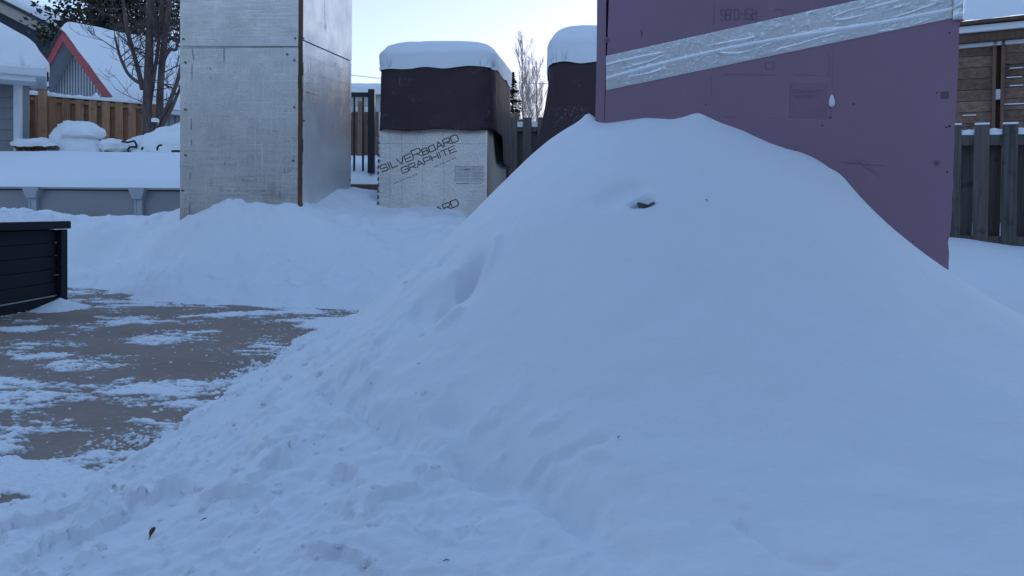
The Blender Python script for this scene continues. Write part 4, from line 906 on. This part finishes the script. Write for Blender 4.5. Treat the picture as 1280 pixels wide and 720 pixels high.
zs = 1.95 + .05 * fbm(xg * 1.2, yg * 1.2, 3, 140) + .03; grid_mesh('deck_snow', xg, yg, zs, M['snow_far'], deck)
bb = PX(100); gr = thing('barbecue', (bb, DG, 1.9), 'barbecue completely buried in snow, in front of the tan fence', 'barbecue')
lump('snowed_body', [(PZ(204), PX(68), PX(133)), (PZ(190), PX(72), PX(130)), (PZ(180), PX(78), PX(125)), (PZ(172), PX(83), PX(119)), (PZ(168), PX(85), PX(116)), (PZ(166), PX(98), PX(104))], (0, DG), .8, M['snow_far'], parent=gr, seed=1)
lump('snowed_hood', [(PZ(173), PX(92), PX(112)), (PZ(172.5), PX(84), PX(123)), (PZ(171), PX(81), PX(126)), (PZ(166), PX(80), PX(127.5)), (PZ(161), PX(80.5), PX(126)), (PZ(156), PX(82), PX(119)), (PZ(153), PX(84), PX(112)), (PZ(151.3), PX(89), PX(104)), (PZ(150.8), PX(95), PX(98))], (0, DG - .02), .75, M['snow_far'], parent=gr, seed=2, jitter=.04)
lump('snowed_shelf', [(PZ(200), PX(60), PX(84)), (PZ(178), PX(62), PX(86)), (PZ(168), PX(64), PX(86)), (PZ(160), PX(66), PX(86)), (PZ(155), PX(69), PX(85)), (PZ(153), PX(76), PX(80))], (0, DG + .15), .7, M['snow_far'], parent=gr, seed=3, jitter=.05)
bn = thing('bench', (PX(48, 17.6), 17.6, 1.9), 'dark brown slatted bench under snow beside the grey shed', 'bench')
DB = 17.6
mb = MB(); x = PX(22, DB)
while x < PX(58, DB): mb.box((x, DB, PZ(192, DB)), (.05, .03, .28)); x += .085
mb.build('slats', M['brown_wood'], bn)
MB().box(((PX(20, DB) + PX(72, DB)) / 2, DB - .02, PZ(184.2, DB)), (PX(72, DB) - PX(20, DB), .1, .06)).build('top_rail', M['brown_wood'], bn)
MB().box((PX(70, DB), DB - .02, PZ(191, DB)), (.07, .07, .30)).build('leg', M['brown_wood'], bn)
MB().box((PX(24, DB), DB - .02, PZ(191, DB)), (.07, .07, .30)).build('leg', M['brown_wood'], bn)
MB().box(((PX(20, DB) + PX(72, DB)) / 2, DB + .35, PZ(192, DB)), (PX(72, DB) - PX(20, DB), .03, .26)).build('backrest', M['brown_wood'], bn)
lump('bench_snow', [(PZ(183.5, DB), PX(14, DB), PX(72, DB)), (PZ(179, DB), PX(12, DB), PX(71, DB)), (PZ(176, DB), PX(16, DB), PX(64, DB)), (PZ(174, DB), PX(24, DB), PX(56, DB)), (PZ(173, DB), PX(46, DB), PX(54, DB))], (0, DB + .1), .55, M['snow_far'], 'snow heaped along the top of the dark brown bench', 'snow layer', seed=5, jitter=.06)
def chair(px0, px1, pt, pb, label, loops, seed):
    c_ = thing('patio_chair', (PX((px0 + px1) / 2), DG, 1.9), label, 'patio chair', 'black metal patio chairs buried in snow')
    zt_, zb_ = PZ(pt), PZ(pb)
    for pth in loops:
        m_ = MB(); m_.tube([P(a, b, DG - .32 + dd) for a, b, dd in pth], .022, 7); m_.build('armrest' if len(pth) > 3 else 'frame_bar', M['metal_black'], c_, True)
    return c_
ch1 = chair(132, 168, 174, 200, 'black metal patio chair with a snow pad on its seat, right of the buried barbecue', [[(131, 189, 0), (145, 191, 0), (160, 190, 0)], [(131, 193, 0), (145, 194.5, 0), (160, 193, 0)], [(131, 197, 0), (160, 197, 0)], [(132, 188, 0), (132, 202, 0)], [(138, 190, 0), (146, 198, 0)], [(161, 191, -.1), (160, 187, -.1), (162, 184, -.1), (166, 183.5, -.1), (171, 184, -.1)], [(152, 177, -.05), (160, 178, -.05), (168, 176, -.05)], [(168, 176, -.12), (170, 180, -.12), (171, 183, -.12)]], 1)
lump('seat_snow', [(PZ(190), PX(131), PX(165)), (PZ(186), PX(129), PX(168)), (PZ(180), PX(128), PX(168)), (PZ(176), PX(130), PX(160)), (PZ(174), PX(134), PX(150))], (0, DG), .62, M['snow_far'], 'snow pad on the seat of the black metal chair beside the barbecue', 'snow layer', seed=8, jitter=.05)
lump('chair_back_snow', [(PZ(182), PX(150), PX(180)), (PZ(176), PX(152), PX(180)), (PZ(171), PX(158), PX(178)), (PZ(168), PX(164), PX(176)), (PZ(167), PX(168), PX(173))], (0, DG + .3), .5, M['snow_far'], 'snow hump between the snow pad and the large drift, below the bare tree', 'snow hump', seed=9, jitter=.04)
lump('snow_drift', [(PZ(204), PX(152), PX(262)), (PZ(198), PX(158), PX(262)), (PZ(190), PX(166), PX(260)), (PZ(180), PX(172), PX(258)), (PZ(172), PX(180), PX(256)), (PZ(166), PX(190), PX(252)), (PZ(160), PX(202), PX(250)), (PZ(155), PX(214), PX(244)), (PZ(152), PX(222), PX(236))], (0, DG + .05), 1.3, M['snow_far'], 'large drift of snow over patio furniture, next to the foil tower', 'snow drift', seed=10, jitter=.05)
ch2 = chair(190, 224, 180, 198, 'black metal chair showing only curved arms through the large snow drift', [[(196.5, 188, -.42), (197, 184, -.42), (199, 181.7, -.42), (202.5, 181.5, -.42)], [(177, 187, -.28), (178.5, 184, -.30)], ], 2)
MB().box(P(222, 192.5, DG - .78), (.22, .1, .16)).build('seat_end', M['metal_black'], ch2)
q = P(194, 156, DG - .05); lp = thing('garden_light', (q.x, q.y, q.z - .4), 'small black garden light with a snow cap, right of the bare tree trunk', 'garden light')
MB().box((q.x, q.y, q.z - .3), (.05, .05, .7)).build('post', M['metal_black'], lp); MB().box((q.x, q.y, q.z + .02), (.12, .12, .07)).build('lamp_head', M['metal_black'], lp)
loaf('snow_cap', (q.x, q.y, q.z + .055), .15, .15, .085, 0, M['snow_far'], None, 0, 4, 2.2, parent=lp)
lump('snow_hump', [(PZ(178), PX(188), PX(210)), (PZ(164), PX(190), PX(209)), (PZ(160), PX(194), PX(207)), (PZ(157.5), PX(199), PX(204))], (0, DG + .2), .35, M['snow_far'], 'small snow hump at the upper edge of the large drift, below the garden light', 'snow hump', seed=12)

# ------------------------------------------------------------------ trees
def grow(mb, p, d, r, L, depth, rnd, spread=.5, up_=.15, nseg=4, minr=.004, n=5):
    pts_ = [p]; rads = [r]; q = Vector(p); d = Vector(d).normalized()
    for i in range(nseg):
        d = (d + Vector((rnd.uniform(-1, 1), rnd.uniform(-1, 1), rnd.uniform(-.6, 1))) * .13 + Vector((0, 0, up_ * .2))).normalized(); q = q + d * (L / nseg); pts_.append(q.copy()); rads.append(max(minr, r * (1 - .55 * (i + 1) / nseg)))
    mb.tube(pts_, rads, n if r > .02 else 4)
    if depth > 0:
        for k in range(rnd.choice((2, 3, 3, 4))):
            i = rnd.randint(1, nseg); a = Vector((rnd.uniform(-1, 1), rnd.uniform(-1, 1), rnd.uniform(-.3, .9))).normalized()
            grow(mb, pts_[i], d * (1 - spread) + a * spread, max(minr, rads[i] * .62), L * rnd.uniform(.5, .78), depth - 1, rnd, spread, up_, nseg, minr, n)
rt_ = random.Random(21)
DT = 19.3; tr = thing('bare_tree', P(190, 262, DT), 'leafless tree with several thin trunks in front of the snowy garage roof', 'tree')
stems = [[(184, 225, .0), (184.5, 170, 0), (184, 130, 0), (185.5, 100, 0), (186.5, 70, 0), (187, 40, 0), (188, 0, 0), (188, -60, 0), (192, -120, .2)],
         [(198, 225, .1), (199.5, 150, .1), (200.5, 110, .1), (203, 75, .1), (207, 40, .1), (212, 0, .1), (216, -50, .1), (224, -110, .2)],
         [(186, 138, 0), (190, 110, .05), (194, 85, .05), (198, 55, .1), (201, 20, .1), (202, -40, .1)],
         [(178, 112, 0), (174, 92, 0), (168, 70, 0), (162, 50, 0), (157, 25, 0), (153, -5, 0), (148, -40, 0)],
         [(180, 106, 0), (170, 101, -.1), (160, 92, -.1), (153, 78, -.1), (148, 64, -.1), (143, 42, -.1)],
         [(188, 165, 0), (206, 140, -.1), (218, 112, -.2), (226, 85, -.3), (232, 50, -.3), (240, 10, -.3)],
         [(192, 178, 0), (212, 140, -.1), (222, 118, -.1), (230, 100, -.1)],
         [(203, 82, .1), (208, 68, 0), (214, 62, 0), (220, 62, 0), (222, 52, 0), (228, 38, 0)]]
radii = [.125, .095, .055, .06, .045, .06, .05, .045]
tk = MB(); br = MB()
for st, r0 in zip(stems, radii):
    p3 = [P(a, b, DT + c_) for a, b, c_ in st]; n_ = len(p3); rad = [r0 * (1 - .5 * i / n_) + (.02 * math.sin(i * 2.3) * r0 * 3) for i in range(n_)]
    # smooth by midpoint insertion
    pp3, rr3 = [], []
    for i in range(n_ - 1):
        for k in range(4):
            t = k / 4; p0_, p1_, p2_, p3_ = p3[max(i - 1, 0)], p3[i], p3[i + 1], p3[min(i + 2, n_ - 1)]
            pp3.append(.5 * ((2 * p1_) + (p2_ - p0_) * t + (2 * p0_ - 5 * p1_ + 4 * p2_ - p3_) * t * t + (3 * p1_ - p0_ - 3 * p2_ + p3_) * t**3)); rr3.append(rad[i] * (1 - t) + rad[i + 1] * t)
    tk.tube(pp3, rr3, 10)
    for i in range(6, len(pp3), 2):
        a = Vector((rt_.uniform(-1, 1), rt_.uniform(-.6, .4), rt_.uniform(-.1, .8))); grow(br, pp3[i], a, .016, rt_.uniform(.4, .9), 2, rt_, .55, .1, 4, .0045)
for a0, a1, r_ in (((182, 72), (120, 40), .02), ((178, 62), (138, 54), .02), ((150, 64), (100, 45), .018), ((180, 60), (170, 45), .022), ((205, 100), (224, 88), .015), ((200, 60), (190, 30), .02)):
    p0_, p1_ = P(*a0, DT), P(*a1, DT - .2); grow(br, p0_, p1_ - p0_, r_, (p1_ - p0_).length * .7, 3, rt_, .4, .1, 6, .0045)
tk.build('trunks', M['bark'], tr, True); br.build('branches', M['bark'], tr, True)
def cedar(cx, D, base, top, wd, label, seed, count=9000):
    r = random.Random(seed); c = P(cx, 262, D); z0, z1 = base, top
    t_ = thing('evergreen_tree', (c.x, D, .9), label, 'tree', 'dark evergreens behind the garage'); m_ = MB(); m_.tube([(c.x, D, .5), (c.x + .1, D, z1 * .5), (c.x, D, z1 * .9)], [.22, .14, .04], 8); m_.build('trunk', M['bark'], t_, True)
    f = MB(); limbs = MB(); cl = []
    for k in range(150):
        t = r.random()**.9; z = z0 + (z1 - z0) * t; rad = wd * (1 - t)**.55 * r.uniform(.3, 1.08); a = r.uniform(0, 2 * math.pi)
        q = Vector((c.x + rad * math.cos(a), D + rad * math.sin(a), z - rad * .12)); cl.append(q)
        if k % 2 == 0: limbs.tube([(c.x, D, z - .2), q], [.04, .012], 4)
    for k in range(count):
        q = r.choice(cl); s = r.uniform(.05, .14); p_ = q + Vector((r.gauss(0, .34), r.gauss(0, .34), r.gauss(0, .22)))
        u_ = Vector((r.uniform(-1, 1), r.uniform(-1, 1), r.uniform(-.5, .8))).normalized(); v_ = u_.cross(Vector((r.uniform(-1, 1), r.uniform(-1, 1), r.uniform(-1, 1)))).normalized()
        f.add([p_ - u_ * s, p_ + v_ * s * .5, p_ + u_ * s * 1.2, p_ - v_ * s * .5], [(0, 1, 2, 3)])
    limbs.build('limbs', M['bark'], t_); f.build('foliage', M['cedar'], t_); return t_
cedar(112, 31, 5.5, 13, 2.0, 'dark evergreen above the ridge of the garage, leftmost of the evergreens', 1, 9000)
cedar(150, 33, 5.0, 15, 2.6, 'dark evergreen rising behind the middle of the garage roof', 2, 10000)
cedar(200, 32, 4.0, 14, 2.4, 'dark evergreen behind the bare tree, next to the foil tower', 3, 9000)
cedar(232, 34, 4.0, 13, 1.8, 'dark evergreen mostly hidden by the left edge of the foil tower', 4, 5000)
# small conifer and bare trees on the skyline
c = P(640, 262, 26); cf = thing('small_conifer', (c.x, 26, .9), 'small dark conifer with snow on it beside the brown cover, above the grey fence', 'tree')
MB().tube([(c.x, 26, .9), (c.x, 26, P(640, 95, 26).z)], [.09, .01], 6).build('trunk', M['bark'], cf)
f = MB(); fs_ = MB(); r = random.Random(8); zt_, zb_ = P(640, 93, 26).z, 2.5
for k in range(3600):
    t = r.random(); z = zb_ + (zt_ - zb_) * t; rad = .62 * (1 - t)**.8 * r.uniform(.1, 1.1); a = r.uniform(0, 6.28); p_ = Vector((c.x + rad * math.cos(a), 26 + rad * math.sin(a), z + .08 * math.sin(z * 20))); s = r.uniform(.03, .09)
    u_ = Vector((math.cos(a), math.sin(a), -.35 + r.uniform(-.3, .3))).normalized(); v_ = u_.cross(Vector((r.uniform(-.3, .3), r.uniform(-.3, .3), 1))).normalized()
    (fs_ if r.random() < .05 else f).add([p_ - u_ * s, p_ + v_ * s * .4, p_ + u_ * s * 1.3, p_ - v_ * s * .4], [(0, 1, 2, 3)])
f.build('foliage', M['cedar'], cf); fs_.build('snow_tufts', M['snow_far'], cf)
for i, (px, D, h, lab, sd_) in enumerate(((651, 46, 60, 'tall bare tree on the skyline just right of the brown cover', 5), (669, 48, 88, 'bare tree on the skyline nearest the dark flared cover', 6), (660, 52, 100, 'small bare tree between the two taller skyline trees', 7))):
    c = P(px, 262, D); zt_ = P(px, h, D).z; r = random.Random(sd_)
    t_ = thing('skyline_tree', (c.x, D, 1), lab, 'tree', 'bare trees on the skyline'); m_ = MB(); m_.tube([(c.x, D, 1), (c.x + .1, D, zt_ * .5), (c.x, D, zt_)], [.10, .06, .012], 6); m_.build('trunk', M['bark_far'], t_)
    m_ = MB(); k = 0
    for k in range(30):
        z = 3.5 + (zt_ - 3.5) * (k / 30)**.9; a = r.uniform(0, 6.28); grow(m_, Vector((c.x, D, z)), Vector((math.cos(a) * .45, math.sin(a) * .4, 1.0)), .016, (zt_ - z) * .22 + .6, 3, r, .30, .35, 4, .0042, 4)
    m_.build('branches', M['bark_far'], t_)
# twig behind the pink board
q = P(744, 33, 12); 
# ------------------------------------------------------------------ middle: grey fence, railing deck, far roof, wire
a, b = P(600, 200, 14), P(760, 200, 13.6); a.z = b.z = 0
gf = thing('grey_board_fence', (a + b) / 2, 'weathered grey fence seen in the gap between the two brown covers', 'fence')
zf = P(648, 148, 14).z
board_fence(gf, M['grey_wood'], a, b, zf, zf, .6, .15, .255, .045, (.20,), 4, .16)
m_ = MB(); m_.beam(a + Vector((0, 0, zf - .12)), b + Vector((0, 0, zf - .12)), .07, .09); m_.build('rail_snow', M['snow_far'], gf)
DR = 13.6
rl = thing('deck_railing', (P(455, 200, DR).x, DR, 1.7), 'black metal deck railing between the foil tower and the brown cover', 'railing')
x0, x1 = P(395, 150, DR).x, P(466, 150, DR).x; zt_ = P(455, 118.5, DR).z; zb_ = P(455, 214, DR).z
MB().box(((x0 + x1) / 2, DR, zt_), (x1 - x0, .06, .075)).build('top_rail', M['metal_black'], rl)
for px, w_ in ((443, .032), (454, .032), (432, .032), (421, .032)): MB().box((P(px, 160, DR).x, DR, (zt_ + zb_) / 2), (w_, w_, zt_ - zb_)).build('baluster', M['metal_black'], rl)
MB().box((P(464.5, 160, DR).x, DR, (zt_ + zb_) / 2 + .03), (.11, .11, zt_ - zb_ + .12)).build('post', M['metal_black'], rl)
dk = thing('side_deck', (P(450, 240, DR).x, DR + 1, 0), 'snow covered brown wooden deck under the black railing', 'deck')
zd = P(450, 230, DR).z
MB().box((-2.2, DR + .95, zd - .06), (3.4, 2.3, .10)).build('deck_edge', M['brown_wood'], dk)
mb = MB()
for k in range(20): mb.box((-3.8 + k * .17, DR - .12, (zd - .12) / 2), (.15, .03, zd - .13))
mb.build('skirting', M['brown_wood'], dk)
xg, yg = np.meshgrid(np.linspace(-3.9, -.6, 80), np.linspace(DR - .15, DR + 2.1, 50))
zs = zd + .02 + .34 * sstep(0, .5, yg - DR + .15)**.6 + .10 * sstep(DR, DR + 2, yg) * 2.2 + .03 * fbm(xg * 2, yg * 2, 3, 150); zs[0, :] = zd - .01
grid_mesh('deck_snow', xg, yg, zs, M['snow_far'], dk)
a, b = P(380, 200, 16.5), P(640, 200, 16.5); a.z = b.z = 0
bf = thing('brown_board_fence', (a + b) / 2, 'brown board fence seen through the black railing', 'fence')
zf = P(455, 131, 16.5).z
board_fence(bf, wood('light_brown_wood', (.20, .125, .085), 2), a, b, zf - .15, zf - .15, .8, .13, .20, .04, (.12,), 6, .0)
for px in (451, 489): q = P(px, 150, 16.4); MB().box((q.x, 16.38, (zf + .6) / 2), (.10, .10, zf - .5)).build('post', wood('post_wood', (.23, .14, .09), 2), bf)
m_ = MB()
for px in (446.5, 457): q = P(px, 140, 16.6); m_.box((q.x, 16.7, q.z), (.14, .12, .22))
m_.build('snow_lumps', M['snow_far'], bf)
fr2 = thing('distant_shed', (P(460, 150, 24).x, 24, 0), 'distant flat snow covered roof above the black railing', 'shed')
xa, xb = P(395, 110, 24).x, P(600, 110, 24).x; z1_, z0_ = P(455, 101, 24).z, P(455, 117, 24).z
MB().box(((xa + xb) / 2, 25.6, z0_ / 2), (xb - xa - .3, 3, z0_)).build('wall', M['siding_pale'], fr2)
loaf('roof_snow', ((xa + xb) / 2, 25.6, z0_), xb - xa, 3.4, z1_ - z0_, R(1), M['snow_far'], None, .02, 9, 6, parent=fr2)
wr = MB(); wr.tube([P(200, 66, 30), P(330, 82, 30), P(440, 94, 30), P(470, 97.5, 30), P(600, 103, 30), P(760, 106, 30)], .012, 5)
tag(wr.build('overhead_wire', M['bark_far']), 'thin overhead wire crossing the sky beside the foil tower', 'wire')

# ------------------------------------------------------------------ right: grey fence and board shed
a, b = P(1094, 200, 7.25), P(1330, 200, 6.75); a.z = b.z = 0
d_ = (b - a).normalized(); yz = P(1216.5, 158, 7.0); 
rf = thing('grey_board_fence', (a + b) / 2, 'weathered grey board on board fence with snow on its rail, right of the pink box', 'fence')
pl_ = Plane(a, d_, (0, 0, 1)); s0 = pl_.hit(1216.5, 160)[0]; st_ = pl_.hit(1251.5, 160)[0] - s0; w_ = pl_.hit(1235.5, 160)[0] - s0
start = a + d_ * (s0 - st_ * 4); zA, zB = pl_.hit(1100, 159.5)[1], pl_.hit(1300, 156.5)[1]
board_fence(rf, M['grey_wood'], start, start + d_ * (st_ * 9), zA, zB, .35, w_, st_, .05, (.125, 1.0), 9, .075)
L_ = st_ * 9; xs = np.linspace(0, 1, 140)[:, None]; aq = np.linspace(0, math.pi, 8)[None, :]
e_ = start + d_ * L_; gx = start.x + (e_.x - start.x) * xs; gy = start.y + (e_.y - start.y) * xs; gz = zA + (zB - zA) * xs - .082
grid_mesh('rail_snow', gx + 0 * aq, gy - .045 * np.cos(aq), gz + (.05 + .02 * fbm(xs * 30, xs * 0, 3, 160)) * np.sin(aq), M['snow'], rf)
for k in range(9):
    q = start + d_ * (st_ * k + w_ / 2); zq = zA + (zB - zA) * k / 9; m_ = MB(); m_.box((q.x + d_.y * .05, q.y - .05, zq + .012), (w_ * .95, .026, .016), math.atan2(d_.y, d_.x)); m_.build('picket_snow', M['snow'], rf)
DS = 10.2
sh = thing('board_shed', (P(1240, 150, DS).x, DS, 0), 'brown horizontal board shed with a heavy snow roof, behind the grey fence at the right', 'shed')
pa, pb = P(1120, 150, DS + .35), P(1420, 150, DS - .8); pa.z = pb.z = 0
ps_ = Plane(pa, pb - pa, (0, 0, 1)); WS = (pb - pa).length
mb = MB(); v = .5; k = 0; r = random.Random(31); vt = ps_.hit(1240, 55)[1]
bh = (ps_.hit(1220, 60)[1] - ps_.hit(1220, 158)[1]) / 7.0
u12 = ps_.hit(1242.5, 100)[0]; u13 = ps_.hit(1251, 100)[0]
v = vt
while v > .5:
    mb.pbox(ps_, 0, v - bh + .006, -.03, u12, v, r.uniform(-.002, .006)); mb.pbox(ps_, u13, v - bh + .006 + .01, -.03, WS, v + .01, r.uniform(-.002, .006)); v -= bh
mb.build('wall_boards', M['shed_wood'], sh, bevel=.003)
MB().pbox(ps_, 0, .4, -.12, WS, vt + .1, -.07).build('inner_wall', M['brown_wood'], sh)
for px in (1242.3, 1253):
    u = ps_.hit(px, 100)[0]; MB().pbox(ps_, u - .020, .5, .0, u + .020, vt + .05, .05).build('stud', wood('stud_wood', (.17, .095, .065), 2), sh)
u = ps_.hit(1247.5, 118)
MB().pbox(ps_, u[0] - .035, u[1] - .065, -.06, u[0] + .035, u[1] + .065, .02).build('snow_block', M['snow'], sh, bevel=.01)
m_ = MB()
for px0, px1, py in ((1262, 1279, 86), (1258, 1277, 97.5), (1262, 1279, 108), (1255, 1280, 131), (1203, 1220, 145)):
    a_, b_ = ps_.hit(px0, py), ps_.hit(px1, py - 1); m_.pbox(ps_, a_[0], a_[1], .0, b_[0], a_[1] + .010, .02)
m_.build('ledge_snow', M['snow'], sh)
def hb(p0y, p1y, h, w0, w1, name, mat):    # band along the eave; y in the photo at x=1200 and x=1280
    a_, b_ = ps_.hit(1200, p0y), ps_.hit(1280, p1y); sl_ = (b_[1] - a_[1]) / (b_[0] - a_[0]); vL, vR = a_[1] - sl_ * a_[0], a_[1] + sl_ * (WS - a_[0])
    q = [ps_.pt(0, vL - h, w1), ps_.pt(WS, vR - h, w1), ps_.pt(WS, vR - h, w0), ps_.pt(0, vL - h, w0), ps_.pt(0, vL, w1), ps_.pt(WS, vR, w1), ps_.pt(WS, vR, w0), ps_.pt(0, vL, w0)]
    MB().hexa(q[:4], q[4:]).build(name, mat, sh); return vL, vR
hb(56, 49, .05, -.02, .05, 'ledge_snow', M['snow'])
hb(47, 39.5, .10, .0, .16, 'eave_board', M['brown_wood'])
hb(38, 30.5, .075, .0, .22, 'eave_snow', M['snow_far'])
vL, vR = hb(33.5, 25, .035, .0, .30, 'roof_edge', M['brown_wood'])
us = np.linspace(0, 1, 60)[None, :]; ks = np.linspace(0, 1, 50)[:, None]
O, u_, n_ = np.array(ps_.o), np.array(ps_.u), np.array(ps_.n)
dep = .32 - 3.2 * ks; zz = vL + (vR - vL) * us + .003 + .26 * np.minimum(1, ks / .05)**.5 + 1.75 * ks + .04 * fbm(us * 5 + 0 * ks, ks * 4 + 0 * us, 3, 170)
G = O + (us * WS)[..., None] * u_ + dep[..., None] * n_; grid_mesh('roof_snow', G[..., 0] + 0 * zz, G[..., 1] + 0 * zz, zz, M['snow_far'], sh)

# ------------------------------------------------------------------ little things on the snow
def on_snow(px, py, d0=1.2, d1=3.6): x, y = ground_hit(px, py, d0, d1); return Vector((x, y, z_at(x, y)))
q = on_snow(190, 672); q.z += .006
lf_ = MB(); pr_ = [(a * .8, b * .8) for a, b in [(0, -.017), (.006, -.008), (.008, .002), (.005, .011), (0, .016), (-.005, .010), (-.007, 0), (-.005, -.009)]]
lf_.add([(q.x + a + b * .2, q.y + b * .6, q.z + .006 + abs(a) * .8 + b * .7) for a, b in pr_] + [(q.x, q.y, q.z + .003), (q.x - .002, q.y - .016, q.z - .012)], [(i, (i + 1) % 8, 8) for i in range(8)] + [(0, 8, 9)])
o = lf_.build('dead_leaf', M['leaf']); o.modifiers.new('t', 'SOLIDIFY').thickness = .0015; tag(o, 'curled brown dead leaf on the lumpy snow at the lower left', 'leaf')
for px, py, a, L, lab in ((883, 254, 2.2, .016, 'tiny dark twig on the smooth upper face of the snow pile'), (558, 708, .1, .014, 'tiny dark twig at the bottom edge of the snow pile'), (773, 551, .8, .010, 'tiny dark seed on the snow pile, right of the branching crack'), (256, 656, .5, .018, 'thin bark sliver above and right of the curled leaf')):
    q = on_snow(px, py); m_ = MB(); dv = Vector((math.cos(a), .1, math.sin(a) * .7)) * L; m_.tube([q - dv * .5 + Vector((0, -.004, .004)), q + Vector((0, -.004, .006)), q + dv * .5 + Vector((0, -.004, .004))], [.0007, .0014, .0006], 5)
    tag(m_.build('twig', M['bark']), lab, 'twig')
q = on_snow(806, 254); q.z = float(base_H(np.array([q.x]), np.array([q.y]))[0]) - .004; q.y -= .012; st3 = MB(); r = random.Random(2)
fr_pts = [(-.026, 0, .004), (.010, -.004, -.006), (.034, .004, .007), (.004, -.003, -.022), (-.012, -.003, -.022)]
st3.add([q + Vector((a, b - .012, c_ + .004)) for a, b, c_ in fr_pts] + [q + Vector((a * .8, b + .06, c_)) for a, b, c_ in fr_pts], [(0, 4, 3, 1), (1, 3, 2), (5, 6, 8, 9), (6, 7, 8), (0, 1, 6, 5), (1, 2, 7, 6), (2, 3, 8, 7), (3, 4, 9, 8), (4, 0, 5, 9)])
tag(st3.build('gap_shade_piece', M['gap_shade'], None, False, .003), 'dark olive piece added as the shade in a small gap atop the snow pile', 'gap_shade')  # dark piece added to stand in for the shaded gap in the snow
